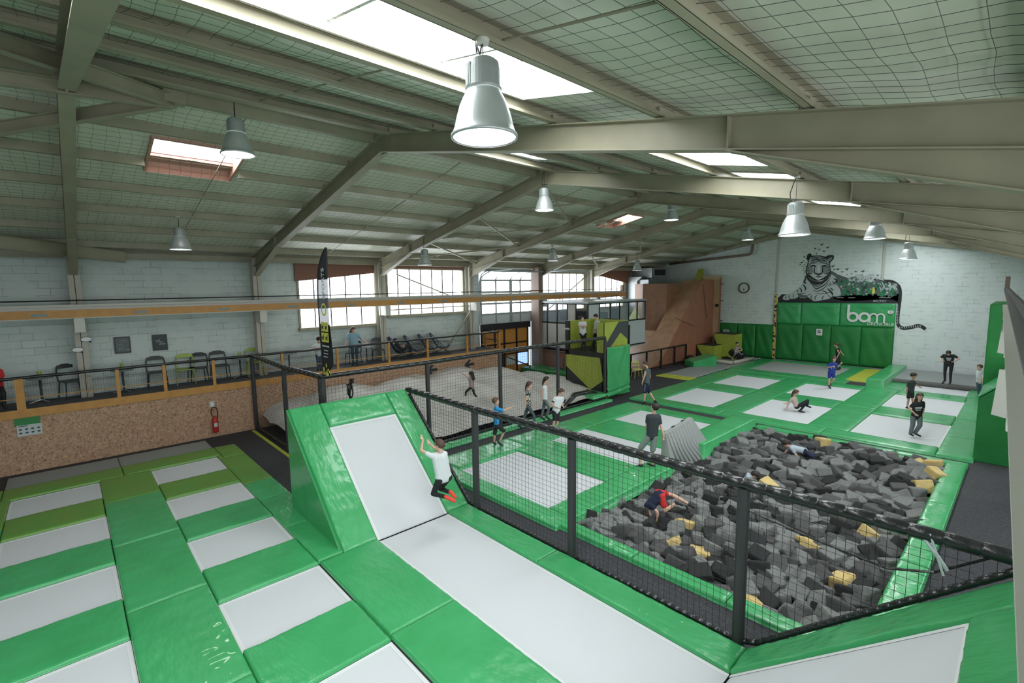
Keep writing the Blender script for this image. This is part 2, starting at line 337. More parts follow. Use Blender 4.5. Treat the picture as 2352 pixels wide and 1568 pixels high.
# sectional garage door, and orange doors under it
g = tag(MB().add([(-20.3, 16.4, 3.45), (-20.3, 20.3, 3.45), (-20.3, 20.3, 5.75), (-20.3, 16.4, 5.75)], [(0,1,2,3)]).build(window_name(), 'window_glow', fix=False), 'glazed sectional door raised above the orange doors', kind='structure')
f = MB()
for z in (3.45, 4.02, 4.62, 5.28): f.box(-20.15, -20.08, 16.35, 20.35, z-.05, z+.05)
for y in (16.4, 17.45, 18.5, 18.62, 19.3, 20.3): f.box(-20.16, -20.09, y-.05, y+.05, 2.95, 5.3)
for k in range(5):
    t0, t1 = k*.3, (k+1)*.3
    for y in (16.4, 17.45, 18.55, 19.3, 20.3): f.beam((-20.12+t0**2*.42, y, 5.28+t0*.32), (-20.12+t1**2*.42, y, 5.28+t1*.32), .1, .05)
f.beam((-19.2, 16.4, 5.75), (-19.2, 20.3, 5.75), .08, .08); f.build('frame', 'galvanized', g)
MB().box(-20.16, -20.1, 16.4, 20.3, 2.9, 3.45).build('lower_panel', 'light_paint', g)
f = MB(); f.tube([(-20.1, 16.3, 2.9), (-20.1, 16.3, 5.2), (-19.9, 16.3, 5.6), (-19.5, 16.3, 5.75), (-17.5, 16.3, 5.78)], .03); f.tube([(-20.1, 20.42, 2.9), (-20.1, 20.42, 5.2), (-19.9, 20.42, 5.6), (-19.5, 20.42, 5.75), (-17.5, 20.42, 5.78)], .03)
f.tube([(-19.75, 16.2, 5.82), (-19.75, 20.5, 5.82)], .055, 10); f.build('track', 'galvanized', g)
d = tag(MB().box(-20.2, -20.1, 16.4, 19.85, FZ, 2.6).build('door_1', 'amber_panel'), 'tall amber double doors behind black glazing bars', kind='structure')
f = MB(); f.box(-20.12, -19.98, 16.3, 20.0, 2.58, 2.92)
for y in (16.35, 17.3, 18.0, 18.95, 19.85): f.box(-20.12, -20.04, y-.045, y+.045, FZ, 2.6)
for z in (FZ+.05, 1.15, 1.75): f.box(-20.12, -20.04, 16.3, 19.9, z-.035, z+.035)
f.build('door_frame', 'black_metal', d)
MB().box(-20.1, -20.06, 19.0, 19.8, .45, 1.12).build('glass_pane', 'blue_glass', d); MB().box(-20.1, -20.06, 16.45, 17.2, .45, 1.12).build('glass_pane', 'blue_glass', d)
MB().box(-20.1, -20.05, 18.15, 18.75, .5, 1.0).build('notice', 'light_paint', d)
# ------------------------------------------------------------------ portal frames
PITCH = 5.03
def frame_at(k, label):
    y = .3+PITCH*k
    e = empty('portal_frame', (-9.7, y, 0), label, 'steel frame', 'steel portal frames of the hall'); HW = 9.9
    for s in (-1, 1):
        def pt(d): return s*d
        xs = [0, 7.4, HW]
        top = [(s*d, 8.17-.204*d) for d in (0, HW)]; bot0 = 8.17-.36
        m = MB(); m.prism([(0, 8.17), (s*HW, 8.17-.204*HW), (s*HW, 7.81-.204*HW), (0, 7.81)], 'y', -.007, .007)
        m.beam((0, 0, 8.163), (s*10.2, 0, 8.163-.204*10.2), .2, .015, (0, 0, 1)); m.beam((0, 0, 7.817), (s*HW, 0, 7.817-.204*HW), .2, .015, (0, 0, 1))
        m.build('rafter', 'steel_khaki', e, fix=False)
        m = MB(); m.prism([(s*7.4, 7.81-.204*7.4), (s*HW, 7.81-.204*HW), (s*HW, 5.45)], 'y', -.007, .007)
        m.beam((s*7.38, 0, 7.81-.204*7.4), (s*HW, 0, 5.45), .2, .015, (0, 0, 1)); m.beam((s*7.4, 0, 7.8-.204*7.4), (s*7.4, 0, 8.15-.204*7.4), .18, .014, (1, 0, 0))
        m.build('haunch', 'steel_khaki', e, fix=False)
        m = MB(); m.ibeam((s*10.08, 0, FZ), (s*10.08, 0, 6.05), .36, .28, .016, (1, 0, 0)); m.box(min(s*9.85, s*10.3), max(s*9.85, s*10.3), -.17, .17, FZ, FZ+.03)
        m.build('column', 'plaster_cream', e, fix=False)
    m = MB(); m.beam((0, 0, 7.77), (0, 0, 8.2), .22, .03, (0, 1, 0)); m.build('ridge_plate', 'steel_khaki', e, fix=False)
    return e
names = {-2: 'portal frame behind the viewpoint', -1: 'portal frame just left of the view', 0: 'nearest steel portal frame, seen edge-on at the left', 1: 'steel portal frame crossing right behind the big near lamp',
 2: 'second steel portal frame beyond the big near lamp', 3: 'third steel portal frame beyond the big near lamp', 4: 'fourth steel portal frame beyond the big near lamp', 5: 'furthest steel portal frame before the mural wall'}
for k in range(-2, 6): frame_at(k, names[k])
PX = [-9.4, -7.78, -6.26, -4.82, -3.16, -1.6, 0, 1.6]; PXL = [-10.0, -11.35, -12.87, -14.4, -15.92, -17.5, -19.1, -20.0]
pn = {-9.4: 'khaki steel purlin just right of the roof ridge', -7.78: 'khaki purlin, second from the ridge on the right slope', -6.26: 'khaki purlin, third from the ridge on the right slope', -4.82: 'purlin lit white along the left edge of the skylights',
 -3.16: 'purlin along the right edge of the skylights, carrying the big near lamp', -1.6: 'purlin crossing the top right of the view', 0: 'purlin directly over the right crane rail', 1.6: 'purlin at the far right of the roof'}
for i, x in enumerate(PX+PXL):
    l = pn[x] if x in pn else ('khaki purlin just left of the roof ridge' if x == -10.0 else 'khaki purlin, %s from the ridge on the left slope' % ORD[i-len(PX)])
    m = MB(); h = .24 if abs(x+9.7) < .5 else .185; w = .13 if abs(x+9.7) < .5 else .075; z = zr(x)+.195-h/2; s = 1 if x > -9.7 else -1
    for ya, yb in (((-11, 1.5), (3.25, 17.65), (18.95, 33.6)) if x == -12.87 else ((-11, 33.6),)):
        m.beam((x, ya, z), (x, yb, z), .012, h); m.beam((x+s*w/2, ya, z+h/2-.006), (x+s*w/2, yb, z+h/2-.006), w, .012); m.beam((x+s*w/2, ya, z-h/2+.006), (x+s*w/2, yb, z-h/2+.006), w, .012)
        m.beam((x+s*w, ya, z-h/2+.02), (x+s*w, yb, z-h/2+.02), .01, .04)
    for k in range(-2, 6): y = .3+PITCH*k; m.box(x-.05, x+.05, y-.06, y+.06, zr(x), zr(x)+.12)
    tag(m.build('purlin', 'steel_khaki', fix=False), l, 'roof beam', 'roof purlins')
# eaves channel and thin sag rods
m = MB(); m.ibeam((-19.75, -11, 6.05), (-19.75, 33.6, 6.05), .2, .12); tag(m.build('eaves_beam', 'steel_khaki', fix=False), 'steel eaves beam along the top of the left wall', 'roof beam')
sr = empty('sag_rods', (0, 0, 0), 'thin steel rods tying the purlins together mid-bay', 'rods')
for k in range(-2, 6):
    y = .3+PITCH*(k+.5)
    for a, b in ((-10.0, -19.1), (-9.4, -4.9), (-3.1, 1.6)): MB().tube([(a, y, zr(a)+.08), (b, y, zr(b)+.08)], .012, 5).build('rod', 'steel_khaki', sr, fix=False)
rb = empty('roof_brace', (0, 0, 0), 'crossed angle braces under the left roof slope', 'brace'); y0 = .3+2*PITCH; y1 = y0+PITCH
for a, b in ((-9.9, -13.0), (-13.0, -16.1), (-16.1, -19.2)):
    for p, q in ((a, b), (b, a)): MB().beam((p, y0, zr(p)-.12), (q, y1, zr(q)-.12), .055, .055).build('brace_bar', 'steel_khaki', rb, fix=False)
for y0_ in (.3+4*PITCH,):
    for a, b in ((-13, -16.1), (-16.1, -19.2)):
        for p, q in ((a, b), (b, a)): MB().beam((p, y0_, zr(p)-.12), (q, y0_+PITCH, zr(q)-.12), .05, .05).build('brace_bar', 'steel_khaki', rb, fix=False)
m = MB(); m.ibeam((-9.75, 1.58, 7.98), (-13.6, -3.2, 6.95), .2, .12); m.ibeam((-9.75, 1.58, 7.98), (-6.4, -1.7, 7.35), .2, .12); m.ibeam((-9.75, 1.58, 7.96), (-9.7, -4.6, 7.5), .2, .12)
m.box(-9.80, -9.62, 1.45, 1.75, 7.93, 8.12)
tag(m.build('ridge_strut', 'steel_khaki', fix=False), 'fan of steel struts meeting under the ridge at upper left', 'strut')
m = MB(); m.ibeam((-19.55, 1.56, 6.0), (-16.0, -6.0, 6.7), .34, .16)
tag(m.build('eaves_strut', 'steel_khaki', fix=False), 'thick diagonal steel strut in shadow at the left eaves', 'strut')
for p, q, l in (((-19.75, 11.2, 5.55), (-19.75, 14.9, 4.25), 'diagonal steel bar across the window above the deckchairs'), ((-19.75, 15.35, 3.65), (-19.75, 13.7, 1.75), 'pale diagonal bar leaning on the wall behind the last deckchair'), ((-19.75, 10.7, 3.95), (-19.75, 15.4, 3.98), 'horizontal bar across the foot of the window above the deckchairs'), ((-19.75, 21.2, 3.5), (-19.75, 25.0, 5.6), 'diagonal steel bar across the window right of the sectional door')):
    tag(MB().beam(p, q, .05, .065, (1, 0, 0)).build('wall_brace', 'steel_khaki', fix=False), l, 'brace')
# roof netting
def netting(x0, x1, name, label):
    m = MB(); st = .19; r = .0024; nx = int(abs(x1-x0)/st); y0, y1 = -6.0, 33.4; ny = int((y1-y0)/st)
    def P(x, y):
        base = zr(x)+.175; ph = math.sin(math.pi*((x+9.7) % 1.57)/1.57)
        n = noise.noise((x*1.1, y*1.1, 3)); return (x+n*.07, y+noise.noise((x*1.3, y*1.3, 9))*.10, base-.05*ph+.02*n)
    for i in range(nx+1):
        x = x0+(x1-x0)*i/nx
        if x1 > -9 and not (y1 < 0): pass
        pts = [P(x, y0+(y1-y0)*j/110) for j in range(111)]; m.tube(pts, r, 3, False)
    for j in range(ny+1):
        y = y0+j*st
        if x1 > 0: segs = [(-9.5, -4.9), (-3.05, 2.2)] if (y < 4.7 or 5.7 < y < 10) else [(-9.5, 2.2)]
        else: segs = [(x0, x1)]
        for a, b in segs: m.tube([P(a+(b-a)*q/24, y) for q in range(25)], r, 3, False)
    tag(m.build(name, 'roof_net', fix=False, smooth=False), label, 'net')
netting(-19.9, -9.9, 'roof_netting', 'fine wire netting under the left roof slope')
netting(-9.5, 2.2, 'roof_netting', 'fine wire netting under the right roof slope')
# ------------------------------------------------------------------ crane rails
def rail(x, y0, y1, label, top, side):
    e = empty('crane_rail', (x, y0, 4.17), label, 'rail', 'crane rails along both sides'); L = y1-y0
    m = MB(); m.beam((0, 0, .19), (0, L, .19), .02, .36); m.build('web', side, e, fix=False)
    m = MB(); m.box(-.13, .13, 0, L, 0, .022); m.build('lower_flange', side, e)
    m = MB(); m.box(-.11, .11, 0, L, .34, .36); m.build('upper_flange', top, e)
    m = MB(); m.box(-.03, .03, 0, L, .36, .40); m.build('running_rail', top, e)
    for k in range(-2, 6):
        y = .3+PITCH*k
        if y > y0+.2 and y < y1: s = 1 if x > -9 else -1; m = MB(); m.box(min(0, s*.45)-.1, max(0, s*.45)+.1, y-y0-.12, y-y0+.12, -.42, -.005); m.build('bracket', 'steel_white', e)
    return e
e = rail(-19.2, -10.5, 28.4, 'long cream crane rail with an orange lower edge along the left wall', 'steel_white', 'steel_white')
m = MB(); m.box(.012, .13, 0, 38.9, .02, .25); m.build('orange_strip', 'orange_paint', e)
m = MB()
for q in range(16): MB().box(.13, .138, .6+2.3*q, .95+2.3*q, .08, .16).build('bus_clip', 'grey_paint', e)
m = MB(); m.box(-.04, .16, 38.45, 38.6, .36, .78); m.build('end_stop', 'steel_brown', e)
m = MB(); m.tube([(.1, 0, .52), (.1, 38, .52)], .022, 6); m.build('pipe', 'black_metal', e)
e = rail(.195, 0.2, 31.4, 'crane rail with a dusty grey top running away at the right edge', 'dusty_top', 'steel_white')
e.rotation_euler = (0, 0, .033); m = MB(); m.box(-.08, .08, 30.9, 31.0, .36, .9); m.build('end_stop', 'steel_brown', e)
# ------------------------------------------------------------------ lamps
def lamp(x, y, z, label, first=None):
    top = zr(x)+.02-z; grp = 'bell-shaped high-bay lamps'
    e = empty('pendant_lamp', (x, y, z), label, 'lamp', grp)
    for q in (LP if LP else []):
        c = q.copy(); C.objects.link(c); c.parent = e
        for ch in q.children: d = ch.copy(); C.objects.link(d); d.parent = c
    if not LP:
        m = MB(); m.lathe([(.255, 0), (.268, .004), (.268, .03), (.255, .04), (.238, .10), (.222, .18), (.196, .28), (.16, .37), (.135, .42), (.130, .43), (.125, .42), (.15, .36), (.185, .28), (.212, .18), (.23, .10), (.245, .03), (.25, .012)], 40)
        LP.append(m.build('shade', 'lamp_alu', e, smooth=True)); LP[-1].scale.z = .86
        m = MB(); m.lathe([(.140, .363), (.146, .38), (.136, .385), (.133, .52), (.124, .575), (.09, .60), (0.001, .605)], 32)
        for k in range(7): a = math.radians(215+k*9); m.box(.134*math.cos(a)-.006, .134*math.cos(a)+.006, .134*math.sin(a)-.006, .134*math.sin(a)+.006, .39, .55)
        LP.append(m.build('ballast_housing', 'lamp_dark', e, smooth=False))
        m = MB(); m.lathe([(0.001, .05), (.12, .048), (.235, .035)], 32); LP.append(m.build('diffuser', 'lamp_glow', e, fix=False))
    m = MB(); m.tube([(0, 0, .60), (0, 0, top)], .005, 5); m.tube([(-.03, 0, .60), (-.10, .02, .68), (-.11, .02, .78), (-.05, .01, top-.1 if top < 1.1 else .95), (0, 0, top if top < 1.1 else 1.1)], .008, 6)
    m.build('cable', 'black_metal', e)
    m = MB(); m.lathe([(0.001, top-.035), (.05, top-.035), (.055, top), (.001, top)], 14); m.build('junction_box', 'steel_white', e)
LP = []
for x, y, z, l in [(-3.1, 2.6, 6.09, 'big near bell lamp hanging in front of the long skylight'), (-9.4, 2.4, 7.2, 'bell lamp beside the open roof window at upper left'), (-15.9, 2.47, 6.04, 'bell lamp over the viewing platform at far left'),
 (-9.4, 10.0, 7.0, 'bell lamp hanging at the apex of the second frame beyond the near lamp'), (-15.9, 10.25, 5.78, 'bell lamp in front of the window above the deckchairs'), (-15.9, 17.5, 6.13, 'bell lamp above the sectional door'),
 (-9.4, 16.9, 7.3, 'small bell lamp right of the far roof window'), (-15.9, 24.8, 5.77, 'small bell lamp beside the silver air duct'), (-9.4, 24.0, 6.96, 'small bell lamp by the brown pipe, upper left of the mural'),
 (-3.1, 10.04, 5.78, 'largest of the three bell lamps in a row above the mural'), (-3.1, 16.6, 6.08, 'middle bell lamp of the row above the mural'), (-3.1, 21.9, 5.67, 'right-hand bell lamp hanging against the mural wall')]:
    lamp(x, y, z, l)
# ------------------------------------------------------------------ duct, pipes at the far left
e = empty('air_duct', (-19.4, 31.6, 0), 'silver galvanised air duct with a dark grille in the far left corner', 'duct')
m = MB(); m.box(-.7, .9, -.9, 1.2, 5.45, 6.12); m.box(-.7, .1, -1.5, -.3, 3.0, 5.2); m.prism([(-.7, 5.2), (.1, 5.2), (.5, 5.5), (-.7, 5.5)], 'y', -1.5, -.2); m.box(.05, .9, -1.3, -.3, 4.7, 5.3); m.build('duct_body', 'galvanized', e)
MB().box(.9, .93, -.5, .9, 5.6, 6.02).build('grille', 'black_metal', e)
m = MB(); m.tube([(-18.6, 33.35, 6.45), (-12.95, 33.35, 6.8), (-12.8, 33.35, 6.9), (-12.75, 33.35, 7.1), (-12.7, 33.35, 7.55)], .08, 10); tag(m.build('steel_pipe', 'steel_brown', smooth=True), 'brown pipe bending up the far wall under the roof', 'pipe')
m = MB(); m.beam((-19.4, 33.3, 6.15+.35), (-9.7, 33.3, 8.1+.0), .25, .3); m.beam((-9.7, 33.3, 8.1), (2, 33.3, 5.7), .15, .3); tag(m.build('gable_beam', 'steel_khaki'), 'dark steel beam along the top of the mural wall', 'roof beam')
# ------------------------------------------------------------------ viewing platform
PZ = 1.72; PXF = -18.8
mb = MB(); mb.box(-20.2, PXF, -10.9, 16.55, FZ, PZ-.03)
tag(mb.build('viewing_platform', 'osb'), 'raised viewing platform faced with chipboard along the left wall', 'platform')
pl = bpy.data.objects['viewing_platform']
MB().box(-20.19, PXF+.005, -10.9, 16.55, PZ-.03, PZ).build('deck', 'grey_carpet', pl)
MB().box(PXF, PXF+.04, -10.9, 16.58, PZ-.22, PZ+.01).build('fascia', 'orange_paint', pl)
e = empty('railing', (PXF-.02, 0, PZ), 'orange railing with a padded black handrail along the viewing platform', 'railing')
for y in [-9.2, -7.2, -5.2, -3.2, -1.09, 1.01, 2.18, 3.55, 5.77, 7.86, 10.14, 12.11, 14.4, 16.5]:
    w = .09 if abs(y+1.09) < .01 else .045; m = MB(); m.box(-.03, .05, y-w, y+w, -.2, .86); m.build('post', 'orange_paint', e)
m = MB(); m.tube([(0, -10.9+.3*k, .885+.006*math.sin(k*1.7)) for k in range(92)], .045, 8); m.tube([(0, 16.5, .885), (-1.3, 16.5, .885)], .04, 8); m.build('handrail', 'black_pad', e, smooth=True)
m = MB(); m.box(-.012, .012, -10.9, 16.5, .30, .325); m.build('rail_bar', 'orange_paint', e)
m = MB()
z = .0
while z < .86: m.tube([(.02, -4, z), (.02, 16.5, z)], .0022, 3, False); z += .06
y = -4
while y < 16.5: m.tube([(.02, y, 0), (.02, y, .86)], .0022, 3, False); y += .06
m.build('net', 'net_black', e, fix=False)
e = empty('railing', (-20.0, 16.5, PZ), 'short orange end railing of the platform beside the amber doors', 'railing')
for x in (.1, 1.1): MB().box(x-.04, x+.04, -.04, .04, 0, .88).build('post', 'orange_paint', e)
MB().box(0, 1.15, -.03, .03, .84, .9).build('handrail', 'black_pad', e); MB().box(0, 1.15, -.02, .02, .42, .46).build('rail_bar', 'black_pad', e)
def chair_mesh(root, m1, ml=None):
    ml = ml or m1
    m = MB(); m.box(-.22, .22, -.21, .22, .43, .46); m.build('seat', m1, root, bevel=.012)
    m = MB(); m.tube([(-.21, .21, .45), (-.215, .25, .66), (-.19, .285, .80), (-.09, .30, .855), (.09, .30, .855), (.19, .285, .80), (.215, .25, .66), (.21, .21, .45)], .018, 6); m.box(-.19, .19, .265, .29, .76, .845); m.box(-.2, .2, .24, .262, .60, .64); m.build('backrest', m1, root)
    for x in (-.19, .19):
        for y in (-.18, .20): m = MB(); m.tube([(x, y, .44), (x*1.18, y*1.2, 0)], [.018, .013], 6); m.build('leg', ml, root)
def chairs():
    base = None; spec = [('chair_plastic', -19.85, .0, 1.2, 'black plastic chair left of the pillar with the speech bubbles'), ('chair_plastic', -19.8, 2.1, .4, 'black plastic chair under the right-hand framed picture'),
      ('lime_plastic', -19.78, 2.9, .2, 'lime plastic chair between two black ones on the platform'), ('chair_plastic', -19.75, 3.25, -.3, 'black plastic chair immediately right of a lime chair'), ('chair_plastic', -19.8, 3.95, .5, 'black plastic chair left of the third bistro table'),
      ('lime_plastic', -19.8, 5.1, .3, 'lime plastic chair behind the corner post of the net fence'), ('chair_plastic', -19.3, 8.75, -1.2, 'black chair behind the woman in the blue blouse'), ('chair_plastic', -19.5, 10.0, -.4, 'black chair left of the first deckchair')]
    for mt, x, y, rz, l in spec:
        r = empty('plastic_chair', (x, y, PZ), l, 'chair', 'chairs on the viewing platform', 1.35+rz*.45); r.scale = (1.2, 1.2, 1.18); chair_mesh(r, mt)
chairs()
r = empty('plastic_chair', (-14.35, 22.5, FZ), 'pale yellow chair on the hall floor beside the green banner', 'chair', None, 1.0); chair_mesh(r, 'yellow_plastic')
def table(x, y, l, item=None):
    r = empty('bistro_table', (x, y, PZ), l, 'table', 'small tables on the viewing platform')
    m = MB(); m.lathe([(.001, .70), (.30, .70), (.30, .725), (.001, .725)], 24); m.build('tabletop', 'grey_paint', r)
    m = MB(); m.tube([(0, 0, .03), (0, 0, .70)], .03, 10); m.build('pole', 'charcoal_paint', r)
    m = MB()
    for k in range(4): a = k*math.pi/2+.5; m.tube([(0, 0, .07), (.32*math.cos(a), .32*math.sin(a), .015)], [.025, .014], 6)
    m.build('base', 'chrome', r)
    if item:
        o = tag(MB().lathe([(.001, 0), (.05, 0), (.05, .2), (.001, .2)], 12).build('menu_holder', 'lime_plastic', loc=(x, y, PZ+.727)), item, 'holder')
table(-19.75, -.7, 'bistro table in front of the wall at far left', 'green menu holder on the leftmost bistro table'); table(-19.75, 1.2, 'bistro table under the left framed picture', 'green menu holder on the table under the pictures')
table(-19.8, 4.6, 'bistro table left of the net fence corner', 'dark green menu holder on the table by the net fence'); table(-19.4, 9.4, 'bistro table between two black chairs near the deckchairs'); table(-19.7, 6.3, 'bistro table with glasses left of the woman in white')
# deckchairs
def deckchair(x, y, l, first=None):
    r = empty('deckchair', (x, y, PZ), l, 'deckchair', 'navy deckchairs on the platform', 2.45)
    m = MB()
    for s in (-.27, .27):
        m.tube([(s, .45, 1.0), (s, -.42, .05)], .018, 6); m.tube([(s, .35, .02), (s, -.5, .38)], .018, 6); m.tube([(s*1.1, .18, .62), (s*1.1, -.42, .60), (s*1.1, -.45, .36)], .014, 6)
    m.tube([(-.27, .45, 1.0), (.27, .45, 1.0)], .018, 6); m.tube([(-.27, -.5, .38), (.27, -.5, .38)], .018, 6); m.tube([(-.27, .33, .03), (.27, .33, .03)], .015, 6)
    m.build('frame', 'charcoal_paint', r)
    pr = [(.455, 1.0), (.33, .74), (.2, .5), (.05, .32), (-.12, .27), (-.32, .31), (-.5, .39)]; vs = []; fs = []
    for a, z in pr: vs += [(-.25, a, z), (.25, a, z)]
    for k in range(len(pr)-1): fs.append((2*k, 2*k+1, 2*k+3, 2*k+2))
    o = MB().add(vs, fs).build('sling', 'navy_cloth', r, fix=False); md = o.modifiers.new('t', 'SOLIDIFY'); md.thickness = .008
    cu = bpy.data.curves.new('print', 'FONT'); cu.body = 'bom'; cu.size = .2; cu.align_x = 'CENTER'; cu.extrude = .002; cu.materials.append(M('light_paint'))
    t_ = bpy.data.objects.new('print', cu); me = bpy.data.meshes.new_from_object(t_); bpy.data.objects.remove(t_)
    o = bpy.data.objects.new('print', me); C.objects.link(o); o.parent = r.children[-1]; o.location = (0, .33, .66); o.rotation_euler = (math.radians(63), 0, 0)
for y, x, l in ((11.0, -19.5, 'navy deckchair holding the reclining person in black'), (11.85, -19.55, 'second navy deckchair from the left, empty'), (12.65, -19.6, 'third navy deckchair, behind an orange post'), (13.3, -19.6, 'fourth navy deckchair, furthest right')): deckchair(x, y, l)
# pictures, bubbles, extinguisher, sign
def picture(y, l, m2):
    e = empty('framed_picture', (-20.18, y, 3.2), l, 'picture', 'pictures on the block wall'); MB().box(0, .03, -.21, .21, -.27, .27).build('frame', 'black_metal', e)
    MB().box(.03, .034, -.17, .17, -.23, .23).build('canvas', m2, e); m = MB()
    for k in range(9): a = random.uniform(-.14, .1); b = random.uniform(-.18, .15); m.box(.0345, .036, a, a+random.uniform(.03, .1), b, b+random.uniform(.01, .06))
    tag(m.build('brushwork', 'grey_paint', e.children[-1]), kind='stuff')
picture(1.3, 'left framed dark picture of branches on the block wall', 'mid_paint'); picture(2.3, 'right framed dark blue landscape picture on the block wall', 'charcoal_paint')
for y, z, l in ((.42, 3.5, 'upper white speech-bubble sticker on the pillar'), (.2, 3.2, 'lower white speech-bubble sticker on the pillar')):
    e = empty('bubble_sticker', (-19.58, y, z), l, 'sticker', 'speech-bubble stickers'); el = [(.14*math.cos(t*.35), .08*math.sin(t*.35)) for t in range(18)]
    el2 = [(p[0]*.92, p[1]*.84) for p in el]; m = MB(); m.prism(el, 'x', 0, .006); m.prism([(.03, -.06), (.10, -.05), (.12, -.13)], 'x', 0, .006); m.build('outline', 'black_paint', e); MB().prism(el2, 'x', .006, .009).build('face', 'white_paint', e)
e = empty('fire_extinguisher', (PXF+.09, 3.45, .12), 'red fire extinguisher hanging on the chipboard wall', 'extinguisher')
m = MB(); m.lathe([(.001, 0), (.085, 0), (.09, .02), (.09, .42), (.07, .50), (.03, .53), (.001, .53)], 20); m.build('cylinder', 'red_paint', e, smooth=True); m = MB(); m.tube([(.0, -.03, .53), (0, -.09, .62), (0, -.09, .78), (0, -.04, .86), (0, .04, .86), (0, .09, .76), (0, .09, .55), (0, .07, .45)], .015, 6); m.build('hose', 'black_metal', e)
MB().box(.085, .092, -.05, .05, .2, .33).build('nameplate', 'light_paint', e)
e = empty('extinguisher_sign', (PXF+.005, 3.47, 1.08), 'small white and red extinguisher sign above the extinguisher', 'sign'); MB().box(0, .006, -.13, .13, -.1, .1).build('plate', 'plaster_cream', e); m = MB(); m.box(.006, .009, -.1, -.0, -.08, .08); m.build('symbol', 'white_paint', e); [MB().box(.006, .009, .03, .1, q, q+.04).build('flame_symbol', 'red_paint', e) for q in (-.07, .02)]
e = empty('notice_board', (PXF+.005, -1.0, 1.25), 'green and white notice with eight small icons on the chipboard wall', 'sign'); MB().box(0, .01, -.27, .24, .03, .33).build('green_panel', 'dark_green_vinyl', e); MB().box(0, .012, -.24, .26, -.27, .04).build('white_panel', 'light_paint', e)
m = MB(); m.box(.012, .015, -.22, -.02, .0, .02)
for i in range(4):
    for j in range(2): m.prism([(-.17+i*.12+.035*math.cos(a*.7), -.08-j*.1+.024*math.sin(a*.7)) for a in range(9)], 'x', .012, .015)
m.build('icons', 'charcoal_paint', e.children[-1])
for y, l in ((12.3, 'left black arrow pointing left on the chipboard wall'), (14.5, 'right black arrow pointing left on the chipboard wall')):
    m = MB(); m.prism([(-.32, 0), (0, .27), (.1, .2), (-.06, .07), (.3, .07), (.3, -.07), (-.06, -.07), (.1, -.2), (0, -.27)], 'x', 0, .012); tag(m.build('arrow_sign', 'black_paint', loc=(PXF+.003, y, 1.12)), l, 'arrow', 'black arrows on the chipboard')
MB()
# ------------------------------------------------------------------ pads and trampolines
PT = .025
def pad_mesh(x0, x1, y0, y1, z0=FZ, z1=PT, amp=.007, seed=0, slope=None, fine=False):
    def axis(a, b):
        L = b-a; n = max(2, int(L/(.045 if fine else .13))); ins = [0, .012, .035]
        c = [a+i for i in ins]+[a+.035+(L-.07)*k/n for k in range(1, n)]+[b-i for i in reversed(ins)]; return c
    xs = axis(x0, x1); ys = axis(y0, y1); nx, ny = len(xs), len(ys); m = MB(); vs = []
    for i, x in enumerate(xs):
        for j, y in enumerate(ys):
            e = min(i, nx-1-i, j, ny-1-j); dz = (-.028, -.008, 0)[min(e, 2)]
            q = noise.noise((x*2.1+seed*7, y*2.1, seed*3.1))*amp+noise.noise((x*7, y*3.2+seed, seed))*amp*.5 if e >= 1 else 0
            if fine and e >= 1:
                ed = min(x-x0, x1-x, y-y0, y1-y); a = 1-abs(noise.noise((x*5.5+y*3+seed, (y-x)*2.2, seed*1.7)))*2.6
                q += .011*max(0, a-.35)*math.exp(-ed/.16)+.003*max(0, 1-abs(noise.noise((x*2.5+seed, y*6, 5)))*4)
            vs.append((x, y, z1+dz+q))
    base = len(vs); ring = [(i, 0) for i in range(nx)]+[(nx-1, j) for j in range(1, ny)]+[(i, ny-1) for i in range(nx-2, -1, -1)]+[(0, j) for j in range(ny-2, 0, -1)]
    fs = [(i*ny+j, (i+1)*ny+j, (i+1)*ny+j+1, i*ny+j+1) for i in range(nx-1) for j in range(ny-1)]
    for i, j in ring: vs.append((xs[i], ys[j], z0))
    n = len(ring)
    for k in range(n): a = ring[k]; b = ring[(k+1) % n]; fs.append((a[0]*ny+a[1], base+k, base+(k+1) % n, b[0]*ny+b[1]))
    fs.append(tuple(base+k for k in range(n)))
    return m.add(vs, fs)
pc = [0]
def pad(x0, x1, y0, y1, label, group, m='green_vinyl', z1=PT, z0=FZ, name='safety_pad', g=.006):
    pc[0] += 1; jz = (pc[0]*37 % 7)*.0012; cx, cy = (x0+x1)/2, (y0+y1)/2
    o = pad_mesh(x0+g-cx, x1-g-cx, y0+g-cy, y1-g-cy, z0, z1+jz, .008, pc[0], fine=(cx*cx+cy*cy < 190)).build(name, m, smooth=True, fix=False, loc=(cx, cy, 0))
    return tag(o, label, 'safety pad', group)
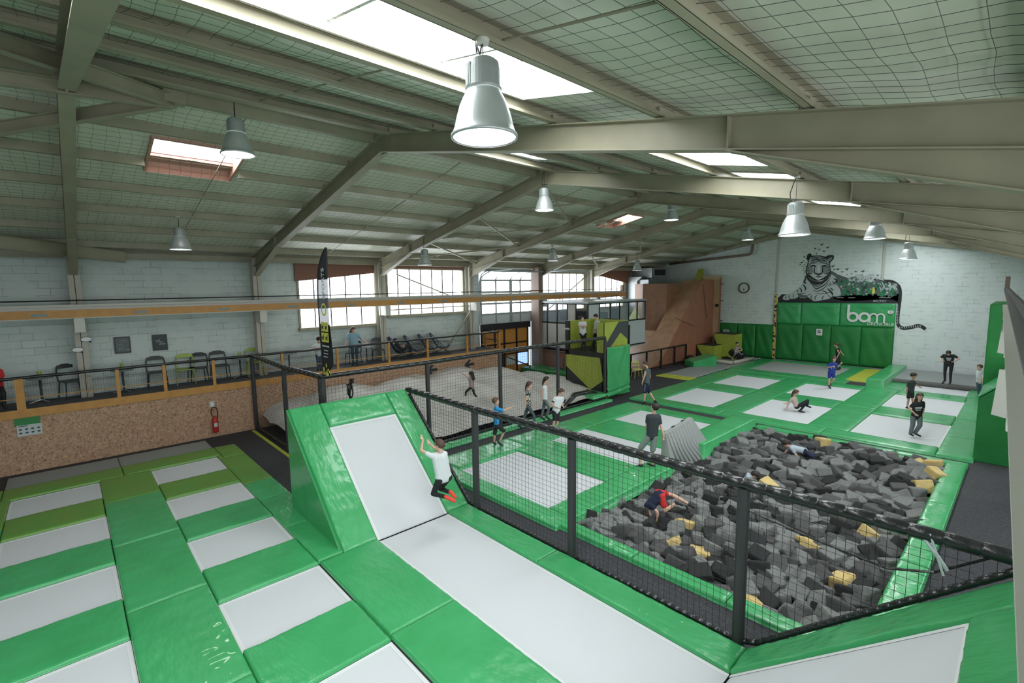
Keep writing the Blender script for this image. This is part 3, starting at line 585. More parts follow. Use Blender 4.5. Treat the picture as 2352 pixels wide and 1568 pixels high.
def tramp(x0, x1, y0, y1, label, group, m='bed_white', dip=None):
    cx, cy = (x0+x1)/2, (y0+y1)/2; e = empty('trampoline', (cx, cy, FZ), label, 'trampoline', group); hx, hy = (x1-x0)/2, (y1-y0)/2
    n = 14; vs = []; fs = []
    for i in range(n+1):
        for j in range(n+1):
            x = -hx+2*hx*i/n; y = -hy+2*hy*j/n; z = .026
            if dip: d = (x-(dip[0]-cx))**2+(y-(dip[1]-cy))**2; ed = min(hx-abs(x), hy-abs(y))/min(hx, hy); z -= dip[2]*math.exp(-d/.35)*min(1, ed*2.5)
            vs.append((x, y, z))
    fs = [(i*(n+1)+j, (i+1)*(n+1)+j, (i+1)*(n+1)+j+1, i*(n+1)+j+1) for i in range(n) for j in range(n)]
    MB().add(vs, fs).build('jump_bed', m, e, smooth=True, fix=False)
    mm = MB(); w = .055
    for a, b, c, d in ((-hx, hx, -hy, -hy+w), (-hx, hx, hy-w, hy), (-hx, -hx+w, -hy+w, hy-w), (hx-w, hx, -hy+w, hy-w)): mm.box(a, b, c, d, .0265, .031)
    mm.build('edge_webbing', 'bed_edge' if m == 'bed_white' else m, e)
    mm = MB(); o_ = .03
    for a, b, c, d in ((-hx-o_, hx+o_, -hy-o_, -hy), (-hx-o_, hx+o_, hy, hy+o_), (-hx-o_, -hx, -hy, hy), (hx, hx+o_, -hy, hy)): mm.box(a, b, c, d, .0, .034)
    mm.build('rim', 'black_metal', e)
    return e
GL = 'pads of the left trampoline field'; TL = 'beds of the left trampoline field'
rows = [(-16.27+2.62*i, -14.86+2.62*i) for i in range(6)]
rn = ['row by the chipboard wall', 'second row from the chipboard wall', 'third row from the chipboard wall', 'fourth row from the chipboard wall', 'fifth row from the chipboard wall', 'sixth row from the chipboard wall']
for i, (a, b) in enumerate(rows):
    if i > 0: a0 = a
    tramp(a, b, -1.34, .29, 'white trampoline bed in the %s, left column' % rn[i], TL)
    tramp(a, b, 1.38, 2.97, 'white trampoline bed in the %s, column nearer the ramp' % rn[i], TL)
    if i < 5:
        c = rows[i+1][0]; mt = 'green_vinyl_olive_lit' if i == 0 else 'green_vinyl'
        pad(b, c, -1.34, .29, 'cross pad after the %s, left column' % rn[i], GL, mt); pad(b, c, 1.38, 2.97, 'cross pad after the %s, column nearer the ramp' % rn[i], GL, mt)
bx = [-16.3, -14.35, -11.72, -9.1, -6.48, -3.86, -1.24]
for i in range(6):
    mt = 'green_vinyl_olive_lit' if i == 0 else 'green_vinyl'
    pad(bx[i], bx[i+1], .29, 1.38, 'wide square pad between the two bed columns, %s from the chipboard wall' % ORD[i], GL, mt)
    pad(bx[i], bx[i+1], -2.42, -1.34, 'wide pad left of the left bed column, %s from the chipboard wall' % ORD[i], GL, mt)
for a, b, l in ((-1.5, .8, 'left'), (.8, 3.08, 'right')):
    pad(-17.2, -16.29, a, b, 'green border pad, olive light in its colour, along the grey mats, %s piece' % l, GL, 'green_vinyl_olive_lit')
    o = pad_mesh(-18.38+17.8, -17.22+17.8, a-1, b-1-.01, FZ, -.01, .003, 3).build('floor_mat', 'mat_grey', smooth=True, fix=False, loc=(-17.8, 1, 0)); tag(o, 'grey floor mat against the chipboard wall walkway, %s piece' % l, 'mat')
pad(-17.2, -16.29, -3.4, -1.5, 'green border pad, olive light in its colour, at the far left corner', GL, 'green_vinyl_olive_lit')
sx = [-17.2, -15.95, -13.3, -12.0, -10.2, -8.45]
for i in range(5):
    if i == 0: pad(-17.2, -15.95, 3.08, 3.66, 'green corner pad, olive light in its colour, at the end of the left field', GL, 'green_vinyl_olive_lit'); pad(-16.29, -15.95, 2.97, 3.08, 'small green filler pad, olive light in its colour, by the corner', GL, 'green_vinyl_olive_lit', name='filler_pad'); continue
    pad(sx[i], sx[i+1], 2.97, 3.66, 'border pad between the left field and the ramp, %s from the chipboard wall' % ORD[i], GL, 'green_vinyl_olive_lit' if i < 2 else 'green_vinyl')
# runway
GR = 'pads of the sloped runway'
for a, b, l in ((-8.42, -5.86, 'beside the ramp foot'), (-5.86, -3.3, 'in the middle'), (-3.3, -2.28, 'at the near end')):
    pad(a, b, 2.99, 4.13, 'broad green pad along the left of the runway, %s' % l, GR, z1=.03)
for a, b, l in ((-8.42, -5.7, 'beside the ramp foot'), (-5.7, -2.28, 'ending at the near fence corner')):
    pad(a, b, 5.8, 6.36, 'narrow green pad between runway and net fence, %s' % l, GR, z1=.03)
e = empty('runway_bed', (-5.33, 4.965, FZ), 'long white runway bed running towards the left ramp', 'trampoline'); MB().box(-3.07, 3.05, -.83, .83, .02, .03).build('jump_bed', 'bed_white', e)
m = MB(); m.box(-3.07, 3.05, -.83, -.77, .0302, .034); m.box(-3.07, 3.05, .77, .83, .0302, .034); m.build('edge_webbing', 'bed_edge', e)
m = MB(); m.box(-3.07, 3.05, -.86, -.83, 0, .03); m.box(-3.07, 3.05, .83, .86, 0, .03); m.build('rim', 'black_metal', e)
def ramp(hx, sgn, label, cat='ramp'):
    # quarter of the U: local x grows away from the hinge, slope length along s
    W0, W1 = 3.42, 6.36; L = 2.62; H = 2.30; e = empty('padded_ramp', (hx, 0, 0), label, cat, 'padded ramps at the ends of the runway')
    n = Vector((-H, 0, L)).normalized(); d = Vector((L, 0, H)).normalized(); Ls = math.hypot(L, H)
    def surf(y0, y1, s0, s1, name, mt, off, th, amp=.006, seed=1):
        mm = pad_mesh(s0, s1, y0, y1, off-th, off, amp, seed, fine=amp > 0); vs = []
        for x, y, z in mm.v: p = d*x+n*z; vs.append((sgn*p.x, y, p.z))
        mm.v = vs
        if sgn > 0: mm.f = [tuple(reversed(f)) for f in mm.f]; mm.f = [tuple(reversed(f)) for f in mm.f]
        return mm.build(name, mt, e, smooth=True, fix=False)
    surf(W0+.02, 4.13, 0, Ls-.02, 'side_pad', 'green_vinyl', .02, .09, .012, 2); surf(5.8, W1, 0, Ls-.02, 'side_pad', 'green_vinyl', .02, .09, .012, 5)
    surf(4.14, 5.79, 2.80, Ls-.02, 'top_pad', 'green_vinyl', .025, .09, .01, 8)
    surf(4.14, 5.79, 0.0, 2.80, 'jump_bed', 'bed_white', -.03, .01, 0, 1)
    mm = MB()
    for y0, y1, s0, s1 in ((4.14, 4.2, 0, 2.8), (5.73, 5.79, 0, 2.8), (4.2, 5.73, 2.74, 2.8)):
        q = [d*s0+n*-.026, d*s1+n*-.026]; mm.add([(sgn*q[0].x, y0, q[0].z), (sgn*q[0].x, y1, q[0].z), (sgn*q[1].x, y1, q[1].z), (sgn*q[1].x, y0, q[1].z)], [(0, 1, 2, 3)])
    mm.build('edge_webbing', 'bed_edge', e, fix=False)
    m = MB(); m.prism([(.06*sgn, FZ), (sgn*(L+.02), FZ), (sgn*(L+.02), H-.03), (sgn*(.1), .0)], 'y', W0-.02, W0+.06); m.build('side_panel', 'green_vinyl', e, bevel=.01)
    m = MB(); m.prism([(.06*sgn, FZ), (sgn*(L+.02), FZ), (sgn*(L+.02), H-.03), (sgn*(.1), .0)], 'y', W1-.05, W1); m.build('side_panel', 'green_vinyl', e)
    m = MB(); m.box(min(sgn*(L+.02), sgn*(L-.06)), max(sgn*(L+.02), sgn*(L-.06)), W0, W1, FZ, H-.06); m.build('back_panel', 'green_vinyl', e)
    return e
ramp(-8.42, -1, 'green padded ramp with a white sloping bed, left end of the runway'); ramp(-2.28, 1, 'green padded ramp rising at the bottom right of the view')
# ------------------------------------------------------------------ net fences
def net_on(u0, u1, zlo, zhi, cell, P, r=.0032, sag=0):
    """strands over (u,z) region; zlo may be a function of u"""
    m = MB(); nu = int((u1-u0)/cell); fl = zlo if callable(zlo) else (lambda u: zlo)
    for i in range(nu+1):
        u = u0+(u1-u0)*i/nu; a, b = fl(u), zhi
        if b-a < .05: continue
        pts = []
        for k in range(7): z = a+(b-a)*k/6; pts.append(P(u+.014*noise.noise((u*.9, z*1.3, 4)), z, .04*noise.noise((u*.7, z*.9, 1))*math.sin(math.pi*k/6)))
        m.tube(pts, r, 3, False)
    z = 0
    while z < zhi:
        run = []
        for i in range(0, int((u1-u0)/.25)+1):
            u = u0+(u1-u0)*i/int((u1-u0)/.25)
            if fl(u) < z-.0: run.append(P(u, z+.012*noise.noise((u*.8, z, 7)), .04*noise.noise((u*.7, z*.9, 1))*math.sin(math.pi*(z/zhi))))
            else:
                if len(run) > 1: m.tube(run, r, 3, False)
                run = []
        if len(run) > 1: m.tube(run, r, 3, False)
        z += cell
    return m
def lashed(pts, r, step=.22):
    """padded tube with lashing grooves"""
    out = []; rs = []
    for a, b in zip(pts[:-1], pts[1:]):
        a = Vector(a); b = Vector(b); L = (b-a).length; n = max(1, int(L/step))
        for k in range(n):
            for t, q in ((.0, .86), (.06, 1.0), (.5, 1.03), (.94, 1.0)): out.append(a.lerp(b, (k+t)/n)); rs.append(r*q)
    out.append(Vector(pts[-1])); rs.append(r*.8); return MB().tube(out, rs, 10)
FY = 6.44
e = empty('net_fence', (0, FY, 0), 'black net fence with padded top rail between the runway and the foam pit', 'net fence')
for x in (-8.2, -5.42, -2.44): m = MB(); m.tube([(x, 0, FZ), (x, 0, 2.2)], .08, 14); m.build('post', 'pillar_pad', e, smooth=False)
m = lashed([(-11.05, 0, 2.27), (-8.2, 0, 2.235), (-5.42, 0, 2.265), (-2.44, 0, 2.255), (.12, 0, 2.27)], .075, .27); m.build('top_rail', 'black_pad', e, smooth=True)
m = lashed([(-10.95, 0, 2.16), (-8.45, 0, -.0), (-8.2, 0, 0.0), (-5.42, 0, 0), (-2.44, 0, 0), (-2.2, 0, .1), (.1, 0, 2.16)], .04, .12); m.build('bottom_rail', 'black_pad', e, smooth=True)
def zl(u):
    if u < -8.45: return (-8.45-u)*.865
    if u > -2.28: return (u+2.28)*.90
    return .0
net_on(-10.9, .05, zl, 2.25, .095, lambda u, z, w: (u, w, z)).build('net', 'net_black', e, fix=False)
m = MB(); m.tube([(-2.4, .02, 1.9), (-1.6, .05, 1.78), (-.9, .05, 1.72), (-.5, .05, 1.85), (-.1, 0, 2.2)], .014, 6); m.build('rope', 'black_pad', e)
m = MB(); m.tube([(-.62, -.03, 2.25), (-.5, -.07, 2.12), (-.4, -.03, 1.95)], .02, 6); m.tube([(-.55, -.06, 2.3), (-.42, -.07, 1.9)], .012, 6); m.build('tape', 'light_paint', e)
e = empty('net_fence', (0, 0, 0), 'black net fence around the grey airbag, meeting the chipboard wall', 'net fence')
for x, y in ((-18.72, 4.73), (-15.35, 4.73), (-12.4, 4.73), (-12.4, 7.95), (-12.4, 10.9), (-12.4, 13.9), (-12.4, 16.95)):
    r = .10 if (x, y) == (-12.4, 4.73) else .07
    m = MB(); m.tube([(x, y, FZ), (x, y, 2.62)], r, 10); m.build('post', 'pillar_pad', e)
lashed([(-18.75, 4.73, 2.63), (-15.35, 4.73, 2.58), (-12.4, 4.73, 2.66), (-12.4, 7.95, 2.66), (-12.4, 10.9, 2.70), (-12.4, 13.9, 2.70), (-12.4, 16.95, 2.69)], .068, .3).build('top_rail', 'black_pad', e, smooth=True)
lashed([(-18.75, 4.73, .06), (-12.4, 4.73, .06), (-12.4, 16.95, .06)], .045, .15).build('bottom_rail', 'black_pad', e, smooth=True)
m = net_on(-18.7, -12.45, .05, 2.6, .1, lambda u, z, w: (u, 4.73+w, z), .003); m2 = net_on(4.78, 16.9, .05, 2.66, .1, lambda u, z, w: (-12.4+w, u, z), .003); m.add(m2.v, m2.f); m.build('net', 'net_black', e, fix=False)
for a, b, l in ((4.5, 8.5, 'left length'), (8.5, 12.8, 'middle length'), (12.8, 17.0, 'right length')): pad(-12.33, -12.02, a, b, 'narrow green strip at the foot of the airbag net fence, %s' % l, 'green strips of the airbag fence', z1=.05)
pad(-18.6, -12.5, 4.52, 4.64, 'narrow lime strip at the foot of the fence by the chipboard wall', 'green strips of the airbag fence', 'lime_vinyl', z1=-.03)
# airbag
n1, n2 = 48, 80; vs = []; fs = []
for i in range(n1+1):
    for j in range(n2+1):
        x = -18.78+6.2*i/n1; y = 4.95+13.2*j/n2
        t = (x+12.55)/-6.2; h = .16+.68*math.sin(min(1, t*1.5)*math.pi/2); h *= min(1, (y-4.9)/2.0)**.5*min(1, max(.0, (18.3-y)/4.5))**.6
        dm = abs(math.sin((y+.5*x)*1.15))*.22+abs(math.sin((x-.3*y)*1.3))*.14
        h = h-.05+dm*min(1, t*3+.3)+.06*noise.noise((x*1.8, y*1.8, 2))
        vs.append((x, y, max(FZ+.01, h)))
fs = [(i*(n2+1)+j, (i+1)*(n2+1)+j, (i+1)*(n2+1)+j+1, i*(n2+1)+j+1) for i in range(n1) for j in range(n2)]
ab = MB().add(vs, fs).build('landing_airbag', 'airbag_cloth', smooth=True, fix=False); tag(ab, 'large billowing grey-white landing airbag behind the net fence', 'airbag')
m = MB(); m.tube([(-12.5, 14.4, .1), (-13.0, 15.6, .28), (-12.9, 16.4, .3), (-12.6, 16.9, .18)], [.06, .14, .12, .07], 8); m.tube([(-12.7, 14.6, .16), (-13.6, 15.9, .30), (-13.2, 16.8, .25)], [.04, .10, .08], 8); tag(m.build('folded_tarp', 'black_pad', smooth=True), 'crumpled black tarpaulin at the right end of the airbag', 'tarpaulin')
m = MB(); vs = []
o = pad_mesh(-.45, .45, -.5, .5, .02, .16, .05, 4).build('crumpled_sheet', 'green_vinyl', loc=(-12.75, 16.5, .12), smooth=True, fix=False); tag(o, 'small crumpled green sheet at the foot of the striped tower', 'sheet')
# ------------------------------------------------------------------ middle beds and foam pit
GM = 'pads around the three middle beds'; TM = 'middle trampoline beds beside the foam pit'
mr = [(7.5, 9.66), (11.1, 12.9), (14.5, 16.45)]
for i, (a, b) in enumerate(mr): tramp(-10.25, -7.0, a, b, ['white bed behind the net fence, nearest of the three middle beds', 'middle one of the three white beds left of the foam pit', 'furthest of the three white beds left of the foam pit'][i], TM)
pad(-11.35, -6.28, 6.95, 7.5, 'green pad nearest the net fence before the first middle bed', GM); pad(-10.25, -7.0, 9.66, 11.1, 'broad green pad between first and second middle beds', GM); pad(-10.25, -7.0, 12.9, 14.5, 'broad green pad between second and third middle beds', GM)
pad(-10.6, -6.5, 16.45, 17.15, 'green pad at the far end of the middle beds', GM)
for a, b, l in ((7.5, 10.2, 'nearest piece'), (10.2, 13.4, 'middle piece'), (13.4, 17.15, 'furthest piece')): pad(-11.35, -10.25, a, b, 'green pad between the walkway and the middle beds, %s' % l, GM)
for a, b, l in ((6.95, 9.2, 'nearest piece'), (9.2, 11.85, 'piece under the boy in the dark T-shirt')): pad(-7.0, -6.28, max(a, 7.5), b, 'green pit-edge pad, %s' % l, GM, z0=-.25)
pad(-7.0, -6.2, 13.3, 17.15, 'raised green block on the pit edge right of the grey wedge', GM, z1=.28, z0=-.2, name='padded_block'); pad(-7.0, -6.4, 11.85, 13.3, 'green pad on the pit edge behind the grey wedge', GM)
GP = 'green strips around the foam pit'
for a, b, l in ((-6.5, -4.6, 'left'), (-4.6, -2.9, 'middle'), (-2.9, -1.1, 'right')): pad(a, b, 7.08, 7.4, 'narrow green strip on the near edge of the foam pit, %s piece' % l, GP, z1=.03)
for a, b, l in ((-6.2, -4.3, 'left'), (-4.3, -2.4, 'middle'), (-2.4, -.85, 'right')): pad(a, b, 17.1, 17.42, 'narrow green strip on the far edge of the foam pit, %s piece' % l, GP, z1=.04)
for a, b, l in ((7.1, 10.4, 'nearest'), (10.4, 13.7, 'middle'), (13.7, 17.1, 'furthest')): pad(-1.28, -.86, a, b, 'green strip along the right edge of the foam pit, %s piece' % l, GP, z1=.06)
# grey wedge
m = MB(); m.add([(-6.78, 11.9, -.3), (-6.6, 11.9, -.3), (-6.66, 11.92, .80), (-6.78, 11.92, .80), (-6.6, 14.2, -.3), (-6.1, 14.2, -.45), (-6.56, 13.25, 1.02), (-6.68, 13.25, 1.02), (-6.35, 11.95, -.5), ], [(0,3,2,1), (3,7,6,2), (0,4,7,3), (4,5,6,7), (1,2,8), (2,6,5,8), (0,1,8,5,4)])
o = m.build('padded_wedge', 'drape_grey', bevel=.012); tag(o, 'tall grey padded wedge on the pit edge under the boy\'s hand', 'padded wedge')
m = MB()
for k in range(9):
    t = k/9; y0 = 12.0+t*1.25; m.tube([(-6.645+.09*t, y0, .80+.2*t), (-6.50+.1*t, y0+.12, .3), (-6.30+.1*t, y0+.3+.5*t, -.35)], [.012, .03, .04], 6)
m.build('folds', 'drape_grey', o, smooth=True); MB().box(-6.74, -6.70, 12.35, 12.6, .88, .90).build('slot', 'black_metal', o); MB().box(-6.71, -6.67, 12.85, 13.1, .96, .98).build('slot', 'black_metal', o)
# foam cubes
def cube_mesh(name, mt, sd):
    random.seed(sd); s = .168; m = MB(); m.box(-s, s, -s, s, -s, s); m.v = [(x*random.uniform(.85, 1.12), y*random.uniform(.8, 1.15), z*random.uniform(.8, 1.1)) for x, y, z in m.v]
    o = m.build(name, mt, bevel=.04); return o
protos = {}
for ci, mt in enumerate(('foam_grey', 'foam_mid', 'foam_dark', 'foam_yellow')): protos[mt] = [cube_mesh('foam_cube', mt, 11+ci*5+k) for k in range(3 if mt != 'foam_yellow' else 3)]
random.seed(5); cubes = []
x0, x1, y0, y1 = PIT; st = .285; nx = int((x1-x0-.1)/st); ny = int((y1-y0-.1)/st)
YEL = [(-2.7, 7.95, 'yellow foam cube in the pit corner right of the fence post'), (-2.86, 10.72, 'left of the two yellow cubes at the centre of the pit'), (-2.6, 10.5, 'right of the two yellow cubes at the centre of the pit'), (-1.83, 11.77, 'squarish yellow cube right of the centre pair'), (-1.83, 9.49, 'yellow cube at the right, near the lashed bottom rail'),
       (-1.5, 14.9, 'big pale yellow cube near the right edge of the pit'), (-1.85, 16.8, 'orange-yellow cube at the far right of the pit'), (-3.95, 16.7, 'yellow cube at the far edge behind the crawling person'), (-4.76, 9.5, 'small yellow cube right of the diving boy'), (-4.1, 8.65, 'small yellow cube near the green strip below the diving boy'),
       (-1.35, 15.9, 'yellow cube against the right edge of the pit'), (-2.35, 12.3, 'small yellow cube in the middle right of the pit'), (-4.05, 12.5, 'yellow sliver of cube beside the half-buried person'), (-1.3, 16.75, 'flat yellow cube in the far right pit corner'), (-4.6, 8.5, 'yellow chip low beside the small cube under the diving boy')]
def height(x, y): 
    h = -.30+.16*noise.noise((x*.6, y*.6, 1))+.10*noise.noise((x*1.9, y*1.9, 5)); h += .18*min(1, max(0, (y-11)/6)); return h-.04
for i in range(nx):
    for j in range(ny):
        x = x0+.17+(x1-x0-.34)*(i+.5*(j % 2)*.9)/(nx-.5)+random.uniform(-.05, .05); y = y0+.16+(y1-y0-.32)*j/(ny-1)+random.uniform(-.05, .05)
        if x > x1-.16: continue
        cubes.append([x, y, height(x, y)+random.uniform(-.07, .09)])
for yx, yy, l in YEL:
    c = min(cubes, key=lambda q: (q[0]-yx)**2+(q[1]-yy)**2+(9 if len(q) > 3 else 0)); c.append(l); c[2] += .05
cubes.sort(key=lambda q: (Vector(q[:3])-EYE).length-(100 if len(q) > 3 else 0))
stuff = {}; cnt = 0; first = {}
zone = lambda x, y: ('near ' if y < 10.3 else 'middle of the ')+('left' if x < -4.8 else 'right' if x < -2.8 and False else ('middle' if x < -2.9 else 'right'))
def rr(): return (random.uniform(-.48, .48), random.uniform(-.48, .48), random.uniform(0, 3.1))
for c in cubes:
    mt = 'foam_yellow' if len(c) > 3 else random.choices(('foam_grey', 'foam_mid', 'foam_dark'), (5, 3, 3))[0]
    p = random.choice(protos[mt])
    if cnt < 300:
        cnt += 1; key = p.name
        o = p if key not in first else p.copy()
        if key in first: C.objects.link(o)
        first[key] = 1; o.location = c[:3]; o.rotation_euler = rr(); s = random.uniform(.88, 1.12); o.scale = (s, s, s)
        if len(c) > 3: l = c[3]; g = 'yellow foam cubes in the pit'
        else:
            nm = {'foam_grey': 'grey', 'foam_mid': 'charcoal', 'foam_dark': 'black'}[mt]; z = ('front' if c[1] < 9.4 else 'second quarter' if c[1] < 11.8 else 'deeper part'); sd = 'left side' if c[0] < -4.7 else 'right side' if c[0] > -2.9 else 'middle'
            l = '%s foam cube lying in the %s of the pit, %s' % (nm, z, sd); g = '%s foam cubes, %s, %s' % (nm, z, sd)
        tag(o, l, 'foam cube', g)
    else: stuff.setdefault(mt, []).append(c)
def merge(lst, mt, name, label):
    vs = []; fs = []; me = [p.data for p in protos[mt]]
    for c in lst:
        d = random.choice(me); R = Matrix.Translation(Vector(c[:3])) @ __import__('mathutils').Euler(rr()).to_matrix().to_4x4(); o = len(vs)
        vs += [tuple(R @ v.co) for v in d.vertices]; fs += [tuple(i+o for i in p.vertices) for p in d.polygons]
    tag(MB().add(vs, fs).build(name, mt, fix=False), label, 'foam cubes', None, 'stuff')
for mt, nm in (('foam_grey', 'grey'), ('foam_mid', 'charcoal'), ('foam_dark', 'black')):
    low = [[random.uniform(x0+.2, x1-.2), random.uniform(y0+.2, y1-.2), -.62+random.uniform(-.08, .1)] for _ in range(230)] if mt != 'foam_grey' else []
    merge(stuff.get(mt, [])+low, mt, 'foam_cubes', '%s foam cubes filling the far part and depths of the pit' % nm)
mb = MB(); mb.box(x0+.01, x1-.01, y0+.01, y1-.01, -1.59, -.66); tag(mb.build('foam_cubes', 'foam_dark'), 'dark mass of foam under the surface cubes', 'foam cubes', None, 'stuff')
# ------------------------------------------------------------------ far trampoline field
GF = 'pads of the far trampoline field'; TF = 'beds of the far trampoline field'
cols = [(-10.65, -8.4), (-7.3, -5.05), (-3.82, -1.58)]; rw = [(18.62, 21.9), (23.4, 26.55)]
nmc = ['left column', 'middle column', 'right column']
for c, (a, b) in enumerate(cols):
    for r, (p, q) in enumerate(rw):
        dip = {(2, 0): (-2.35, 20.1, .16), (1, 0): (-5.9, 20.7, .05), (2, 1): (-3.0, 24.1, .09)}.get((c, r))
        tramp(a, b, p, q, 'white bed in the far field, %s row, %s' % (('front', 'second')[r], nmc[c]), TF, dip=dip)
        if r == 0: pad(a, b, 21.9, 23.4, 'green pad between front and second beds of the far field, %s' % nmc[c], GF)
    pad((-11.75, -7.85, -4.43)[c], (-7.85, -4.43, -1.58)[c], 17.82, 18.62, 'front border pad of the far field, %s' % nmc[c], GF)
for r, (p, q) in enumerate(((18.62, 22.6), (22.6, 27.4))):
    pad(-8.4, -7.3, p, q, 'green aisle pad between left and middle far beds, %s length' % ('near', 'far')[r], GF); pad(-5.05, -3.82, p, q, 'green aisle pad between middle and right far beds, %s length' % ('near', 'far')[r], GF)
    pad(-11.75, -10.65, p, q, 'green border pad at the left of the far field, %s length' % ('near', 'far')[r], GF)
for p, q, l in ((17.82, 20.2, 'nearest'), (20.2, 23.0, 'second'), (23.0, 27.5, 'third')): pad(-1.58, -.78, p, q, 'green border pad at the foot of the right padded wall, %s' % l, GF)
pad(-10.65, -8.4, 26.55, 27.4, 'green pad behind the second row, left column', GF); pad(-7.3, -5.05, 26.55, 27.4, 'green pad behind the second row, middle column', GF); pad(-3.82, -1.58, 26.55, 27.7, 'green pad behind the second row, right column', GF)
tramp(-10.95, -6.8, 28.75, 32.85, 'large grey trampoline bed in front of the green wall padding', TF, 'bed_grey')
pad(-11.75, -6.0, 27.75, 28.7, 'green pad in front of the large grey bed', GF); pad(-11.9, -10.95, 28.75, 33.0, 'green pad left of the large grey bed', GF); pad(-6.8, -6.2, 28.75, 33.0, 'green pad between the grey bed and the yellow panel', GF); pad(-11.9, -6.0, 33.0, 33.45, 'narrow green pad at the foot of the wall padding', GF)
o = pad_mesh(-.55, .55, -2.15, 2.15, FZ, .02, .004, 2).build('floor_mat', 'lime_vinyl', smooth=True, fix=False, loc=(-5.65, 31.0, 0)); tag(o, 'yellow panel between the grey bed and the raised green edge', 'mat')
pad(-5.1, -4.4, 27.5, 33.3, 'raised green edge block right of the yellow panel', GF, z1=.38, name='padded_block')
pad(-4.4, -1.4, 27.7, 27.72+.02, 'thin green edge in front of the roll', GF) if False else None
tramp(-3.72, -1.65, 27.85, 29.75, 'white bed in front of the large grey roll', TF); pad(-4.4, -3.72, 27.7, 29.9, 'green pad left of the bed by the grey roll', GF); pad(-1.65, -.9, 27.55, 29.9, 'green pad right of the bed by the grey roll', GF)
m = MB(); m.prism([(29.6, -.04), (29.6, .16), (31.5, .17), (33.2, .2), (33.2, -.04)], 'x', -5.0, -.97); o = m.build('foam_roll', 'mat_grey', bevel=.01); m = MB(); m.tube([(-5.05, 29.58, .06), (-.92, 29.58, .06)], .135, 18); m.build('rolled_edge', 'roll_dark', o, smooth=False); tag(o, 'long thick grey foam roll lying against the far wall', 'foam roll')

# grey mats at far left
pad(-13.75, -12.0, 24.3, 28.9, 'grey landing mat beyond the yellow strips', None, 'mat_grey', z1=-.01, name='floor_mat'); pad(-14.6, -12.0, 28.9, 33.3, 'large grey mat in the far corner', None, 'mat_grey', z1=.0, name='floor_mat')
for a, b, l in ((-13.8, -13.0, 'left'), (-13.0, -12.4, 'middle'), (-12.4, -11.8, 'right')): pad(a, b, 23.5, 24.3, '%s yellow floor strip in front of the grey landing mat' % l, 'yellow floor strips', 'lime_vinyl', z1=-.01, name='floor_mat')
m = MB(); m.prism([(-.75, FZ), (.75, FZ), (.75, .62), (-.75, .28)], 'x', -.55, .55); o = m.build('padded_wedge', 'green_vinyl', loc=(-13.6, 28.3, 0), bevel=.03); o.rotation_euler = (0, 0, -.6); tag(o, 'small green padded wedge on the grey mat', 'padded wedge')
for p, q, l in (((-14.3, 29.8), (-12.2, 29.6), 'rolled cream mat edge, left of the seated person'), ((-12.2, 29.8), (-12.0, 32.3), 'rolled cream mat edge, right of the seated person')):
    m = MB(); m.tube([(*p, .12), (*q, .12)], .11, 10); tag(m.build('rolled_mat', 'plaster_cream', smooth=True), l, 'rolled mat', 'rolled mats')
# right padded wall
e = empty('padded_wall', (0, 0, 0), 'tall dark green padded wall at the right edge of the far field', 'padded wall')
m = MB(); m.box(-.86, .10, 20.3, 23.0, FZ, 4.20); m.build('upper_pad', 'dark_green_vinyl', e, bevel=.03)
m = MB(); m.prism([(-.82, FZ), (.10, FZ), (.10, 2.6), (-.82, 1.70)], 'y', 18.1, 20.28); m.build('lower_pad', 'dark_green_vinyl', e, bevel=.02)
m = MB(); m.prism([(-.83, 1.72), (.10, 2.62), (.10, 2.66), (-.83, 1.76)], 'y', 18.08, 20.29); m.build('sloping_pad', 'green_vinyl', e)  # lighter vinyl stands in for the light on this upward face
for x, y, z0, z1, l in ((-.38, 12.6, 2.35, 3.25, 'nearer cream bracket casing hanging under the right crane rail'), (-.47, 15.6, 3.2, 4.05, 'further cream bracket casing hanging under the right crane rail')):
    m = MB(); m.prism([(x, z0+.06), (x+.30, z0), (x+.30, z1), (x+.05, z1)], 'y', y-.06, y+.1); m.box(x+.12, x+.20, y-.03, y+.05, z1-.01, 4.16); tag(m.build('casing', 'steel_white'), l, 'casing', 'cream casings under the rail')
# ------------------------------------------------------------------ striped jump tower
T = 17.1; e = empty('jump_tower', (0, 0, 0), 'lime and black painted jump tower with two children standing on it', 'tower')
X0, X1, Y0, Y1, TF_ = -14.75, -12.6, 17.1, 19.0, 1.98
MB().box(X0, X1, Y0, Y1, 1.84, TF_).build('deck', 'black_metal', e)
MB().box(X0, X0+.06, Y0, Y1, FZ, 3.3).build('side_wall', 'lime_paint', e); MB().box(X0, X1, Y1-.06, Y1, FZ, 3.32).build('back_wall', 'lime_paint', e)
MB().box(X0, X1, Y0, Y0+.06, FZ, 1.84).build('front_wall', 'black_paint', e); MB().box(X1-.06, X1, Y0, Y1, FZ, 3.3).build('side_wall', 'lime_paint', e)
MB().prism([(X0+.02, 1.2), (X0+.02, 1.78), (X1-.2, 1.78), (X1, .75), (-13.3, .26)], 'y', Y0-.012, Y0).build('painted_panel', 'lime_paint', e)
m = MB(); m.box(X0-.02, X0+.2, Y0-.03, Y0+.08, 1.75, 3.32); m.box(X0, X1, Y0-.03, Y0+.06, 1.76, 1.98); m.build('front_frame', 'black_metal', e)
MB().box(-12.95, X1, Y0-.005, Y0+.06, 1.98, 3.3).build('front_post', 'lime_paint', e)
m = MB(); m.prism([(17.15, 2.24), (18.22, 3.3), (18.99, 3.3), (18.99, 2.41), (18.37, 2.8), (17.6, 2.2)], 'x', X1, X1+.012); m.build('painted_chevron', 'charcoal_paint', e)
m = MB(); m.box(X1-.02, X1+.05, 18.98, 19.06, 1.3, 3.1); m.box(-13.9, -13.2, Y1-.02, Y1+.03, 3.3, 3.36); m.build('frame_post', 'black_metal', e)
